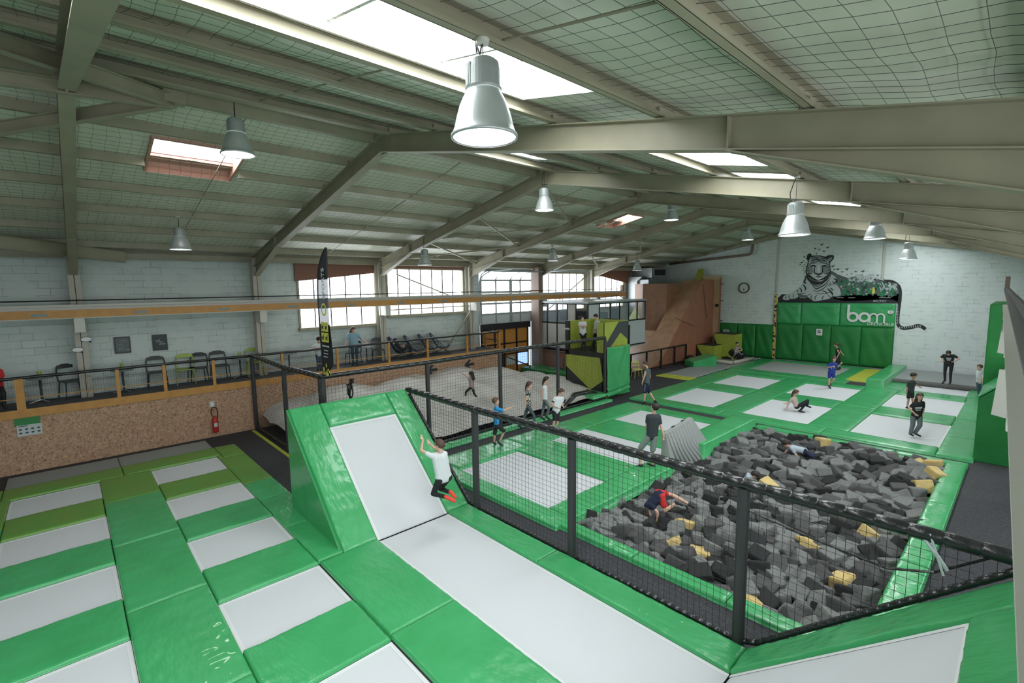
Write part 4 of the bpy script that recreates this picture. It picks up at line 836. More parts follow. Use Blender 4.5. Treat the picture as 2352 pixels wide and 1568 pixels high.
MB().box(X0-.1, X0+.24, Y0-.05, Y0-.03, 2.9, 2.98).build('strap', 'light_paint', e)
# hanging green banner with draped folds
nx, nz = 30, 34; vs = []; fs = []
for i in range(nx+1):
    for k in range(nz+1):
        u = i/nx; w = k/nz; y = 16.95+1.7*u-.02*math.sin(w*5); z = 2.27-2.2*w; sag = math.sin(math.pi*u)
        q = .05*math.sin((abs(u-.5)*9+w*7))*sag*(1-w*.5)+.03*noise.noise((u*3, w*3, 2))+(.04*math.sin(w*60+u*4) if w > .82 else 0)
        vs.append((-12.28+q, y, z-.03*sag*(1-w)))
fs = [(i*(nz+1)+k, (i+1)*(nz+1)+k, (i+1)*(nz+1)+k+1, i*(nz+1)+k+1) for i in range(nx) for k in range(nz)]
o = MB().add(vs, fs).build('green_banner', 'green_vinyl', smooth=True, fix=False); o.modifiers.new('t', 'SOLIDIFY').thickness = .012; tag(o, 'hanging bright green cloth banner on the side of the striped tower', 'banner')
# ------------------------------------------------------------------ glazed booth
e = empty('glazed_booth', (0, 0, 0), 'black-framed glazed upper booth behind the striped tower', 'booth'); bx0, bx1, by0, by1 = -19.7, -16.0, 20.3, 25.9
MB().box(bx0, bx1+.1, by0-.1, by1, 3.98, 4.08).build('roof', 'galvanized', e); MB().box(bx0, bx1, by0, by1, 1.3, 1.4).build('deck', 'plaster_cream', e)
m = MB()
for x in (-19.65, -18.9, -18.15, -17.4, -16.8, -16.0): m.box(x-.035, x+.035, by0-.03, by0+.03, 1.4 if x < -17.3 else 2.9, 4.0)
for y in (21.3, 22.3, 23.2, 24.1, 25.0, 25.85): m.box(-16.03, -15.97, y-.035, y+.035, 1.4 if y in (21.3,) else 2.85, 4.0)
m.box(-16.04, -15.96, by0-.04, by0+.04, 1.4, 4.0)
for z in (1.42, 2.88, 3.95): m.box(bx0, bx1, by0-.03, by0+.03, z-.04, z+.04); m.box(-16.03, -15.97, by0, by1, z-.04, z+.04)
m.build('window_frame', 'black_metal', e)
MB().box(-17.36, -16.84, by0-.01, by0+.01, 2.92, 3.93).build('white_panel', 'panel_grey', e); MB().box(-16.01, -15.99, by0+.08, 21.26, 2.92, 3.93).build('white_panel', 'light_paint', e)
MB().box(-19.6, -17.4, by0-.01, by0+.01, 1.46, 2.84).build('white_panel', 'panel_grey', e); MB().box(-17.36, -16.04, by0-.01, by0+.01, 1.46, 2.84).build('white_panel', 'panel_grey', e); MB().box(-16.01, -15.99, by0+.08, by1, 1.46, 2.84).build('white_panel', 'light_paint', e)
MB().box(-19.6, -17.4, by0-.004, by0+.004, 2.92, 3.93).build('glass_pane', 'clear_glass', e); MB().box(-16.004, -15.996, 21.34, by1, 2.92, 3.93).build('glass_pane', 'clear_glass', e)
MB().box(bx0+.1, bx1-.15, 22.2, 22.3, 2.9, 3.45).build('back_counter', 'charcoal_paint', e)
m = MB(); m.box(-16.9, -16.5, 23.6, 23.9, 2.9, 3.6); m.tube([(-16.6, 24.6, 4.1), (-17.6, 25.4, 4.3), (-18.3, 24.2, 4.15)], .03, 6); m.build('clutter', 'charcoal_paint', e)
mb = MB(); mb.box(-19.7, -16.0, 20.42, 20.6, FZ, 1.3); tag(mb.build('brick_partition', 'brick_red'), 'reddish brick partition under the glazed booth with scooters in front', 'partition')
mb = MB(); mb.box(-19.7, -16.4, 20.3, 20.42, 1.25, 1.4); tag(mb.build('ledge', 'ply_brown'), 'brown ledge beneath the white booth panels', 'ledge')
mb = MB(); mb.box(-19.9, -19.3, 20.0, 20.35, FZ, 6.0); tag(mb.build('service_pillar', 'steel_brown'), 'dark brown pillar right of the amber doors', 'pillar')
def scooter(x, y, l, a):
    r = empty('kick_scooter', (x, y, .0), l, 'scooter', 'scooters under the booth', a); m = MB(); m.tube([(0, 0, .08), (.07, 0, .75)], .018, 6); m.build('stem', 'black_metal', r)
    m = MB(); m.tube([(.07, -.22, .78), (.07, .22, .78)], .018, 6); m.build('handlebar', 'red_paint', r); MB().box(-.5, -.03, -.05, .05, .06, .08).build('deck', 'chrome', r)
    for wx in (.03, -.5): m = MB(); m.lathe([(.02, -.012), (.055, -.012), (.055, .012), (.02, .012), (.02, -.012)], 16); w = m.build('wheel', 'black_metal', r, loc=(wx, 0, .055)); w.rotation_euler = (math.pi/2, 0, 0)
# green shelf block below the booth
mb = MB(); mb.box(-19.4, -14.8, 18.6, 19.9, FZ, .42); o = mb.build('padded_block', 'dark_green_vinyl', bevel=.04); tag(o, 'long green padded block under the scooters behind the airbag', 'padded block')
scooter(-17.4, 19.5, 'left-hand scooter parked on the green block', .8); scooter(-16.9, 19.4, 'right-hand scooter parked on the green block', -.5)
for q in ('kick_scooter', 'kick_scooter.001'): bpy.data.objects[q].location.z = .42
m = MB(); m.box(-14.3, -14.1, 16.9, 17.0, 0, .1)
# stair rail near the door
e = empty('stair_rail', (-18.75, 16.6, 0), 'black sloping stair handrail below the platform end', 'handrail'); m = MB(); m.beam((0, .1, 1.35), (0, 2.1, .55), .05, .06, (1, 0, 0)); m.beam((0, .1, 0), (0, .1, 1.45), .07, .07, (1, 0, 0)); m.beam((0, 2.1, -.05), (0, 2.1, .58), .05, .05, (1, 0, 0)); m.build('rail_bar', 'black_metal', e)
# ------------------------------------------------------------------ wooden quarter pipe
e = empty('quarter_pipe', (0, 0, 0), 'big curved wooden quarter pipe at the far left with a lime painted strip', 'quarter pipe')
def prof(zmax):
    pts = [(22.9, 0.02), (24.4, .02)]; R = 3.6
    a = 0
    while a < 45: a += 5; pts.append((24.4+R*math.sin(math.radians(a)), .02+R*(1-math.cos(math.radians(a)))))
    y, z = pts[-1]
    while z < zmax-.02: z = min(z+.3, zmax); y += .30; pts.append((y, z))
    cut = []
    for p in pts:
        if p[1] <= zmax: cut.append(p)
    return cut
def strip(x0, x1, zmax, name, mt, back=31.9):
    p = prof(zmax); poly = p+[(max(back, p[-1][0]+.1), p[-1][1]), (max(back, p[-1][0]+.1), FZ), (22.9, FZ)]; return MB().prism(poly, 'x', x0, x1).build(name, mt, e, fix=False)
strip(-16.4, -15.06, 5.2, 'tall_lane', 'ply_ramp', 33.2); strip(-17.9, -16.4, 1.95, 'low_lane', 'ply_ramp', 33.3); strip(-18.9, -17.9, 3.8, 'painted_lane', 'lime_paint')
p = prof(5.2); MB().prism(p+[(33.2, 5.2), (33.2, FZ), (22.9, FZ)], 'x', -15.06, -15.0).build('side_panel', 'ply_red', e, fix=False)
MB().prism([(32.2, 4.3), (33.3, 4.3), (33.2, 6.0), (32.9, 5.6), (32.5, 5.0)], 'x', -16.3, -15.9).build('top_fin', 'lime_paint', e)
m = MB(); m.beam((-14.97, 27.6, 2.9), (-14.97, 30.2, 2.2), .03, .06, (1,0,0)); m.beam((-14.97, 31.2, 4.9), (-14.97, 31.9, 2.6), .03, .07, (1, 0, 0)); m.build('brace', 'ply_brown', e)
def text(parent, body, size, loc, rot, mt, name='lettering', ex=.004, off=0, sx=1):
    cu = bpy.data.curves.new(name, 'FONT'); cu.body = body; cu.size = size; cu.extrude = ex; cu.offset = off; cu.align_x = 'CENTER'; cu.align_y = 'CENTER'; cu.materials.append(M(mt))
    t_ = bpy.data.objects.new(name, cu); me = bpy.data.meshes.new_from_object(t_); bpy.data.objects.remove(t_)
    if not me.materials: me.materials.append(M(mt))
    o = bpy.data.objects.new(name, me); C.objects.link(o); o.parent = parent; o.location = loc; o.rotation_euler = rot; o.scale = (sx, 1, 1); return o
for bd, x, y, z, s in (('bom', -18.4, 28.75, 2.55, .55), ('bom', -18.5, 27.75, 1.75, .35), ('bom', -18.3, 29.6, 3.35, .4)): text(e, bd, s, (x, y, z+.03), (math.radians(56), 0, 0), 'black_paint')
mb = MB(); mb.prism([(-18.95, 29.3), (-17.7, 28.3), (-16.35, 29.0), (-16.35, 30.6), (-18.95, 30.6)], 'z', 1.95, 5.0); tag(mb.build('plywood_box', 'ply_brown'), 'tall faceted brown plywood box standing on the quarter pipe deck', 'box')
e = empty('climbing_board', (-15.3, 32.9, 0), 'tall pale plywood climbing board leaning at the far wall', 'board'); MB().box(-.75, .72, .0, .12, FZ, 5.5).build('panel', 'plywood', e)
m = MB(); m.box(.72, .76, -.02, .12, .2, 5.4); m.box(-.05, .05, -.03, 0, 2.2, 4.6); m.build('batten', 'ply_red', e)
for k in range(4): MB().box(-.62+k*.36, -.42+k*.36, -.05, 0, 3.36, 3.56).build('grip', 'black_metal', e)
for z in (4.9, 3.75, 2.4): MB().box(.74, .95, .02, .07, z, z+.05).build('peg', 'black_metal', e)
MB().box(-.6, -.5, -.01, 0, 1.3, 1.7).build('notice', 'light_paint', e)
# jump boxes
for (x0, x1, y0, y1, h, l) in ((-14.9, -13.75, 30.5, 31.6, .95, 'lower lime and black plyo box'), (-14.3, -12.95, 31.65, 32.8, 1.65, 'taller lime plyo box behind the lower one')):
    e = empty('jump_box', ((x0+x1)/2, (y0+y1)/2, 0), l, 'box', 'plyo boxes by the climbing board'); a = (x1-x0)/2; b = (y1-y0)/2
    MB().box(-a, a, -b, b, FZ, h).build('body', 'lime_paint', e); MB().box(-a-.01, a+.01, -b-.01, b+.01, h, h+.03).build('lid', 'black_paint', e)
    MB().prism([(-a, FZ), (-a, h*.85), (-a*.2, .12), (a*.3, .2), (a, .05), (a, FZ)], 'y', -b-.015, -b).build('painted_black', 'black_paint', e)  # jagged black shape painted low on the front face
# railing in front of quarter pipe
e = empty('railing', (-14.9, 22.75, 0), 'low black mesh railing in front of the quarter pipe', 'railing')
for y in (0, 1.6, 3.2, 4.8, 6.25): MB().box(-.04, .04, y-.04, y+.04, FZ, 1.12).build('post', 'black_metal', e)
m = MB(); m.box(-.035, .035, 0, 6.3, 1.07, 1.14); m.box(-.03, .03, 0, 6.3, .02, .10); m.build('rail_bar', 'black_metal', e)
m = MB(); z = .1
while z < 1.08: m.tube([(0, 0, z), (0, 6.25, z)], .003, 3, False); z += .08
y = 0
while y < 6.25: m.tube([(0, y, .05), (0, y, 1.1)], .003, 3, False); y += .08
m.build('net', 'net_black', e, fix=False)
m = MB(); m.sphere((0, 0, .26), .28, 1, 1.1, .95); m.sphere((.25, .1, .12), .15, 1.2, 1, .7); o = m.build('duffel_bag', 'black_pad', smooth=True, loc=(-14.6, 29.0, FZ)); tag(o, 'black bag at the end of the low mesh railing', 'bag')
m = MB(); m.sphere((0, 0, .45), .42, 1.1, 1, 1.1); m.sphere((.35, .1, .3), .3, 1.1, 1, .9); m.sphere((-.35, 0, .25), .25, 1.2, 1, .9); o = m.build('bag_heap', 'black_pad', smooth=True, loc=(-13.1, 32.0, 0)); tag(o, 'heap of black bags against the green wall padding', 'bags')
m = MB(); m.tube([(.15, -.42, .7), (.4, -.4, .62), (.55, -.3, .4)], .03, 5); m.tube([(-.05, -.5, .2), (.2, -.6, .05), (.1, -.75, 0)], .03, 5); m.build('strap', 'light_paint', o, smooth=True)
# ------------------------------------------------------------------ far wall padding, rope, clock, signs
def wallpad(x0, x1, z0, z1, y, label, mt, group):
    nx, nz = 20, 16; vs = []; fs = []
    for i in range(nx+1):
        for k in range(nz+1):
            u = i/nx; w = k/nz; ed = min(u, 1-u, w, 1-w); b = .05*min(1, ed*8)+.018*math.sin(u*14+w*9+x0)*min(1, ed*4)+.02*noise.noise((u*3+x0, w*3, 1))
            vs.append((x0+(x1-x0)*u, y-b, z0+(z1-z0)*w))
    fs = [(i*(nz+1)+k, (i+1)*(nz+1)+k, (i+1)*(nz+1)+k+1, i*(nz+1)+k+1) for i in range(nx) for k in range(nz)]
    o = MB().add(vs, fs).build('wall_pad', mt, smooth=True, fix=False); o.modifiers.new('t', 'SOLIDIFY').thickness = -.02; return tag(o, label, 'wall padding', group)
gw = 'green wall padding'
xs = [-11.1, -9.6, -8.1, -6.6, -5.08]
for i in range(4):
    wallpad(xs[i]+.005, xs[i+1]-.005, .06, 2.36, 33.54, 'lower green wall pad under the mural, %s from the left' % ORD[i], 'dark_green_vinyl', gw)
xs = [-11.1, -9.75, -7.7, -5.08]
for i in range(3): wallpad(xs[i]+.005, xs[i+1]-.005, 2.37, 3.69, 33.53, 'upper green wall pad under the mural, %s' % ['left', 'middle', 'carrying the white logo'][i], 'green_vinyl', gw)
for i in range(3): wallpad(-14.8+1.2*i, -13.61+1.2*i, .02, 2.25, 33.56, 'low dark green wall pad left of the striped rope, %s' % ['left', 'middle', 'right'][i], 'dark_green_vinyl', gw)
m = MB(); m.box(-11.28, -11.16, 33.48, 33.58, .1, 4.2); tag(m.build('hazard_post', 'hazard_stripe'), 'thin yellow and black hazard strip left of the green wall padding', 'strip')
m = MB(); m.box(-11.27, -11.17, 33.54, 33.6, 4.2, 8.0); tag(m.build('wall_conduit', 'steel_white'), 'beige conduit above the hazard strip', 'conduit')
m = MB(); m.box(-5.85, -5.72, 33.56, 33.6, 5.1, 7.5); tag(m.build('wall_conduit', 'steel_white'), 'beige conduit above the tiger\'s back', 'conduit')
e = empty('wall_clock', (-13.25, 33.57, 4.63), 'round black-rimmed wall clock', 'clock')
def ring(m, cx, cz, r0, r1, y0, y1, a0=0, a1=360, n=32):
    for k in range(n):
        t0 = math.radians(a0+(a1-a0)*k/n); t1 = math.radians(a0+(a1-a0)*(k+1)/n); q = [(cx+r*math.cos(t), cz+r*math.sin(t)) for r, t in ((r0, t0), (r1, t0), (r1, t1), (r0, t1))]; m.prism(q, 'y', y0, y1)
m = MB(); ring(m, 0, 0, .30, .35, -.06, .02); m.build('rim', 'black_metal', e); MB().prism([(.31*math.cos(k*.2), .31*math.sin(k*.2)) for k in range(31)], 'y', -.02, 0).build('face', 'white_paint', e)
m = MB(); m.prism([(-.012, 0), (.012, 0), (.01, -.22), (-.01, -.22)], 'y', -.03, -.022); m.prism([(-.012, 0.01), (.012, -.01), (-.02, -.15), (-.04, -.14)], 'y', -.031, -.0225); m.build('hands', 'black_metal', e)
m = MB()
for k in range(12): a = k*math.pi/6; m.box(.26*math.cos(a)-.01, .26*math.cos(a)+.01, -.026, -.021, .26*math.sin(a)-.01, .26*math.sin(a)+.01)
m.build('hour_marks', 'black_metal', [q for q in e.children if q.name.startswith('face')][0])
e = empty('wall_notice', (-8.68, 33.45, 1.93), 'white sign with a black round symbol on the green wall padding', 'sign'); MB().box(-.16, .16, -.01, .01, -.2, .2).build('plate', 'white_paint', e); m = MB(); ring(m, 0, .03, .05, .09, -.016, -.01, 40, 360, 20); m.box(0, .09, -.016, -.01, 0, .03); m.build('symbol', 'black_paint', e)
m = MB(); m.box(-.05, .05, -.016, -.01, -.13, -.10)
e2 = e
e = empty('wall_notice', (-14.3, 33.45, 1.65), 'small white notice with blue grid on the low green padding', 'sign'); MB().box(-.2, .2, -.01, .01, -.13, .13).build('plate', 'white_paint', e); m = MB()
for a in range(4):
    for b in range(2): m.box(-.17+a*.09, -.11+a*.09, -.013, -.01, -.09+b*.1, -.03+b*.1)
m.build('icons', 'navy_cloth', e)
# logo
e = empty('wall_logo', (0, 33.41, 0), 'white bom Grenoble logo on the green wall padding', 'logo'); m = MB(); y0_, y1_ = -.02, .0
h0 = 2.62; R = .29; w = .125
ring(m, -7.02, h0+R, R-w, R, y0_, y1_); m.box(-7.02-R, -7.02-R+w, y0_-.001, y1_, h0+R, h0+1.0)
ring(m, -6.47, h0+R, R-w, R, y0_-.002, y1_)
for cx in (-6.05, -5.72): ring(m, cx, h0+R+.05, .125, .205, y0_-.003 if cx < -6 else y0_-.004, y1_, 0, 180, 16)
for x in (-6.215, -5.885, -5.555): m.box(x-.042, x+.042, y0_-.005, y1_, h0+.02, h0+R+.06)
m.build('lettering', 'white_paint', e); m = MB(); m.prism([(-5.3+.13*math.cos(k*.3), h0+.62+.10*math.sin(k*.3)) for k in range(21)], 'y', y0_, y1_); m.build('roundel', 'white_paint', e)
text(e.children[-1], '2', .17, (-5.3, -.024, h0+.62), (math.pi/2, 0, 0), 'mid_paint', 'numeral', .002); text(e, 'GRENOBLE', .235, (-5.72, -.014, h0-.07), (math.pi/2, 0, 0), 'white_paint', 'lettering', .01, 0, 1.05)
# ------------------------------------------------------------------ tiger mural (flat paint on the wall, drawn on its own sheet)
HM = [2.8878, 0.3079, -11.4786, 0.3943, -4.2701, 7.9531, 0.0926, -0.0109]
def sh(x, y): x /= 1000; y /= 1000; d = HM[6]*x+HM[7]*y+1; return ((HM[0]*x+HM[1]*y+HM[2])/d, (HM[3]*x+HM[4]*y+HM[5])/d)
mur = empty('wall_mural', (0, 33.595, 0), 'painted mural of a resting tiger with birds, foliage and a long striped tail', 'mural')
class Layer:
    def __init__(s, mt, lv, nm): s.m = MB(); s.mt = mt; s.y = -.003*lv; s.nm = nm
    def poly(s, pts, smooth=True):
        if smooth and len(pts) > 3: pts = cr(pts)
        s.y -= 8e-6; q = [sh(*p) for p in pts]; y = s.y; n = len(q)
        import mathutils
        tri = mathutils.geometry.tessellate_polygon([[Vector((a, b, 0)) for a, b in q]]); s.m.add([(a, y, b) for a, b in q], [tuple(t) for t in tri]); return s
    def line(s, pts, w, taper=True):
        s.y -= 8e-6; pts = cr(pts, False); n = len(pts); vs = []
        for i, p in enumerate(pts):
            a = pts[max(i-1, 0)]; b = pts[min(i+1, n-1)]; dx, dy = b[0]-a[0], b[1]-a[1]; l = math.hypot(dx, dy) or 1; k = w/2*(math.sin(math.pi*min(1, max(.08, (i+.5)/n)))**.6 if taper else 1)
            for sg in (1, -1): X, Z = sh(p[0]-dy/l*k*sg, p[1]+dx/l*k*sg); vs.append((X, s.y, Z))
        s.m.add(vs, [(2*i, 2*i+1, 2*i+3, 2*i+2) for i in range(n-1)]); return s
    def done(s): return s.m.build(s.nm, s.mt, mur, fix=False)
def cr(p, closed=True, k=5):
    n = len(p); out = []
    for i in range(n if closed else n-1):
        g = (lambda j: p[j % n]) if closed else (lambda j: p[max(0, min(n-1, j))]); a, b, c, d = g(i-1), g(i), g(i+1), g(i+2)
        for t in range(k):
            t /= k; out.append(tuple(.5*((2*b[q])+(-a[q]+c[q])*t+(2*a[q]-5*b[q]+4*c[q]-d[q])*t*t+(-a[q]+3*b[q]-3*c[q]+d[q])*t**3) for q in (0, 1)))
    if not closed: out.append(p[-1])
    return out
L = Layer('black_paint', 1, 'plinth'); L.poly([(45, 940), (100, 885), (230, 888), (900, 890), (1890, 880), (1880, 1025), (45, 1015)], False); L.done()
L = Layer('light_paint', 2, 'plinth_line')
for a, b in ((370, 470), (920, 1030), (1100, 1200), (1560, 1740)): L.line([(a, 938), (b, 938)], 7, False)
L.done()
# back and haunch silhouette, foliage
L = Layer('mid_paint', 1, 'body_back'); L.poly([(830, 560), (950, 590), (1100, 640), (1200, 620), (1300, 650), (1430, 720), (1500, 660), (1650, 680), (1780, 710), (1850, 760), (1890, 850), (1885, 1020), (1700, 960), (900, 960)]); L.done()
random.seed(3); L1 = Layer('leaf_dark', 2, 'foliage_dark'); L2 = Layer('leaf_paint', 3, 'foliage'); L3 = Layer('light_paint', 4, 'foliage_highlights'); L4 = Layer('mid_paint', 5, 'foliage_shadow')
for k in range(330):
    x = random.uniform(930, 1800); top = 700 if x < 1100 else 640 if x < 1400 else 720; y = random.uniform(top, 900); r = random.uniform(14, 38); a = random.uniform(0, 6)
    P_ = [(x+r*math.cos(a+t)*random.uniform(.5, 1.1), y+r*math.sin(a+t)*random.uniform(.5, 1.1)) for t in (0, .8, 1.7, 2.6, 3.5, 4.4, 5.3)]
    q = random.random(); (L1 if q < .35 else L2 if q < .72 else L4 if q < .86 else L3).poly([(x+(p[0]-x)*(.5 if q > .86 else 1), y+(p[1]-y)*(.5 if q > .86 else 1)) for p in P_])
for k in range(46): x = random.uniform(1080, 1500); y = random.uniform(600, 690); L3.line([(x, y), (x+30, y+random.uniform(-30, 30)), (x+70, y+random.uniform(-40, 40))], 14)
for k in range(26): x = random.uniform(1560, 1850); y = random.uniform(700, 800); L3.line([(x, y), (x+20, y+20), (x+22, y+50)], 15)
L1.done(); L2.done(); L3.done(); L4.done()
L = Layer('yellow_paint', 6, 'yellow_leaf'); L.poly([(1470, 780), (1495, 800), (1500, 850), (1480, 885), (1455, 870), (1460, 820)]); L.done()
# tiger body
L = Layer('mid_paint', 4, 'body_shadow'); L.poly([(460, 600), (560, 650), (700, 690), (830, 560), (910, 590), (940, 680), (1000, 780), (1005, 900), (850, 930), (480, 935), (330, 900), (420, 720)]); L.done()
L = Layer('grey_paint', 5, 'body_shading'); L.poly([(560, 830), (640, 850), (760, 790), (830, 720), (900, 700), (960, 780), (980, 880), (700, 870), (560, 900)]); L.poly([(440, 720), (500, 700), (540, 860), (480, 900), (380, 880)]); L.poly([(500, 850), (640, 870), (820, 860), (900, 900), (760, 930), (600, 930), (480, 915)]); L.done()
L = Layer('light_paint', 6, 'body'); L.poly([(455, 640), (520, 700), (560, 830), (600, 870), (520, 880), (460, 900), (330, 870), (220, 900), (300, 830), (400, 750)]); L.poly([(700, 800), (820, 760), (900, 740), (960, 790), (985, 850), (980, 900), (900, 915), (780, 890), (650, 960), (560, 950), (540, 890), (620, 840)])
L.poly([(510, 720), (600, 760), (700, 720), (820, 620), (830, 700), (760, 790), (660, 850), (610, 860), (560, 830)]); L.poly([(840, 600), (890, 610), (920, 650), (900, 700), (840, 730)])
L.poly([(120, 960), (130, 915), (180, 890), (260, 870), (330, 880), (350, 920), (300, 950), (240, 955), (180, 975)]); L.poly([(490, 920), (520, 900), (640, 880), (760, 880), (850, 900), (820, 950), (700, 975), (600, 990), (540, 960)]); L.done()
L = Layer('black_paint', 8, 'stripes')
for ln, w in (([(470, 640), (440, 700), (470, 720)], 26), ([(420, 740), (460, 790), (450, 830)], 20), ([(370, 790), (400, 830), (390, 860)], 18), ([(330, 820), (350, 850)], 14), ([(545, 720), (600, 790), (640, 800), (760, 730), (830, 640)], 16), ([(590, 750), (640, 770), (720, 720), (800, 640)], 12), ([(570, 820), (640, 840), (740, 790), (800, 720)], 12),
   ([(790, 800), (850, 860), (870, 900)], 26), ([(830, 790), (880, 830)], 16), ([(700, 830), (760, 850), (790, 890)], 14), ([(880, 650), (930, 680), (900, 720)], 22), ([(860, 690), (900, 730)], 14), ([(170, 900), (160, 940), (175, 965)], 10), ([(215, 890), (210, 930), (235, 960)], 10), ([(285, 880), (270, 920), (290, 945)], 10),
   ([(560, 900), (540, 930), (555, 960)], 12), ([(640, 900), (600, 930), (610, 975)], 12), ([(740, 905), (710, 940), (720, 970)], 12), ([(800, 900), (830, 930)], 10), ([(600, 870), (700, 880), (860, 850)], 8), ([(460, 860), (400, 880), (340, 880)], 10), ([(480, 600), (500, 660), (560, 700), (660, 720), (760, 680), (820, 610)], 34)): L.line(ln, w)
L.done()
L = Layer('black_paint', 9, 'head_outline'); L.poly([(515, 320), (600, 305), (680, 305), (760, 320), (800, 300), (860, 298), (885, 310), (878, 360), (830, 410), (832, 480), (838, 560), (800, 610), (740, 660), (640, 680), (550, 650), (480, 600), (462, 540), (480, 460), (495, 400), (480, 350), (488, 295), (515, 280), (545, 300)]); L.done()
L = Layer('light_paint', 11, 'head'); L.poly([(535, 340), (620, 320), (720, 330), (790, 370), (815, 450), (822, 540), (780, 600), (700, 650), (600, 650), (540, 610), (480, 560), (490, 470), (510, 400)]); L.done()
L = Layer('grey_paint', 12, 'head_shading'); L.poly([(510, 420), (560, 470), (570, 560), (520, 590), (485, 540), (492, 470)]); L.poly([(730, 470), (800, 430), (815, 520), (780, 590), (720, 560)]); L.poly([(560, 340), (700, 330), (760, 390), (720, 430), (660, 400), (600, 430), (540, 400)]); L.poly([(780, 370), (850, 325), (860, 350), (815, 395)]); L.done()
L = Layer('black_paint', 14, 'face_marks')
for ln, w in (([(545, 350), (600, 335), (650, 345)], 14), ([(560, 385), (610, 360), (655, 375)], 13), ([(690, 345), (750, 350), (790, 385)], 14), ([(700, 375), (750, 380), (790, 415)], 13), ([(625, 345), (665, 370), (640, 395)], 10), ([(690, 360), (670, 390), (700, 410)], 10), ([(520, 430), (560, 415), (610, 440)], 14), ([(715, 445), (760, 425), (805, 440)], 14),
   ([(540, 470), (580, 455), (620, 475)], 24), ([(700, 480), (740, 455), (775, 470)], 24), ([(600, 480), (590, 540), (610, 580)], 18), ([(715, 480), (715, 540), (700, 580)], 18), ([(610, 570), (655, 590), (705, 570)], 26), ([(655, 590), (655, 610)], 10), ([(590, 600), (655, 625), (735, 600)], 15), ([(480, 480), (510, 500)], 12), ([(478, 520), (520, 540)], 12), ([(490, 570), (540, 580)], 14), ([(790, 490), (825, 470)], 12), ([(790, 530), (828, 520)], 12), ([(770, 580), (815, 560)], 14)): L.line(ln, w)
L.done()
L = Layer('white_paint', 16, 'face_highlights')
for ln, w in (([(655, 440), (658, 500), (655, 560)], 42), ([(555, 440), (590, 432), (620, 450)], 10), ([(700, 448), (740, 435), (780, 445)], 10), ([(600, 645), (655, 655), (710, 640)], 24), ([(560, 590), (600, 610), (640, 600)], 16), ([(670, 600), (710, 605), (750, 585)], 16)): L.line(ln, w)
L.done()
L = Layer('black_paint', 2, 'tail'); L.line([(1640, 690), (1760, 700), (1850, 760), (1880, 850), (1870, 1000), (1850, 1150), (1840, 1290), (1860, 1360), (1930, 1395), (2050, 1380), (2130, 1360), (2200, 1370), (2260, 1410)], 52, False); L.done()
L = Layer('light_paint', 4, 'tail_rings')
for k in range(13): y = 1050+k*23; L.line([(1822, y), (1850, y+4)], 11, False)
for x in range(1870, 2190, 34): yy = 1385 if x < 1980 else 1375-(x-1980)*.05; L.line([(x, yy-16), (x+6, yy+14)], 13, False)
L.done()
L = Layer('black_paint', 3, 'birds')
bs = [(700, 140, 38), (790, 185, 34), (600, 200, 30), (665, 215, 26), (735, 240, 28), (620, 275, 26), (575, 300, 14), (440, 325, 26), (430, 385, 20), (400, 410, 28), (380, 440, 20), (440, 440, 18), (470, 415, 16), (410, 470, 18), (460, 470, 16), (430, 500, 16), (425, 530, 16), (455, 545, 14), (440, 560, 14), (470, 350, 16), (870, 465, 34), (890, 515, 24), (945, 510, 30), (1080, 510, 36), (1010, 550, 24), (1210, 545, 26), (1320, 540, 36), (1150, 580, 20), (1300, 600, 24), (1440, 590, 26), (1540, 600, 26), (1390, 625, 26), (1440, 645, 30), (1500, 660, 30), (1580, 675, 30), (1080, 590, 20), (1630, 660, 18), (1580, 630, 12)]
for x, y, r in bs:
    a = random.uniform(-.5, .5); c, s_ = math.cos(a), math.sin(a); f = lambda u, v: (x+r*(u*c-v*s_), y+r*(u*s_+v*c)); L.poly([f(-1, -.35), f(-.3, -.15), f(0, -.3), f(.35, -.2), f(1, -.5), f(.4, .15), f(.1, .25), f(-.1, .8), f(-.15, .2), f(-.5, .05)], False)
L.poly([(490, 300), (520, 270), (548, 290), (550, 340), (520, 370), (492, 350)]); L.done()
text(mur, 'BRCMO', .17, (-5.85, -.02, 3.83), (math.pi/2, 0, 0), 'light_paint', 'signature', .001)
# ------------------------------------------------------------------ feather flag banner
e = empty('feather_flag', (-12.15, 4.70, 2.7), 'tall black feather flag banner on the corner post of the net fence', 'flag')
hgt = [(0, .0, .0), (.0, .3, .30), (-.01, 1, .62), (-.02, 2.0, .64), (0, 2.45, .66), (.10, 2.75, .62), (.3, 3.0, .64), (.5, 3.13, .66), (.69, 3.17, .70)]
prof_ = [(-.02, .02, .02), (-.02, .1, .08), (-.03, .2, .36), (-.04, .35, .60), (-.05, .7, .66), (-.07, 1.2, .64), (-.08, 1.8, .60), (-.07, 2.2, .58), (-.02, 2.5, .57), (.06, 2.7, .57), (.18, 2.9, .58), (.33, 3.05, .585), (.50, 3.17, .59), (.575, 3.20, .60)]
def band(z0, z1, nm, mt):
    vs = []; fs = []; zz = [z0+(z1-z0)*k/14 for k in range(15)]
    def lr(z):
        for a, b in zip(prof_[:-1], prof_[1:]):
            if a[1] <= z <= b[1]: t = (z-a[1])/(b[1]-a[1]); return a[0]+(b[0]-a[0])*t, a[2]+(b[2]-a[2])*t
        return prof_[-1][0], prof_[-1][2]
    for z in zz:
        l, r = lr(z)
        for q in range(7): u = q/6; vs.append((l+(r-l)*u, .03*math.sin(u*8+z*2)*u, z))
    for i in range(14):
        for q in range(6): fs.append((i*7+q, i*7+q+1, i*7+q+8, i*7+q+7))
    o = MB().add(vs, fs).build(nm, mt, e, smooth=True, fix=False); o.modifiers.new('t', 'SOLIDIFY').thickness = .003
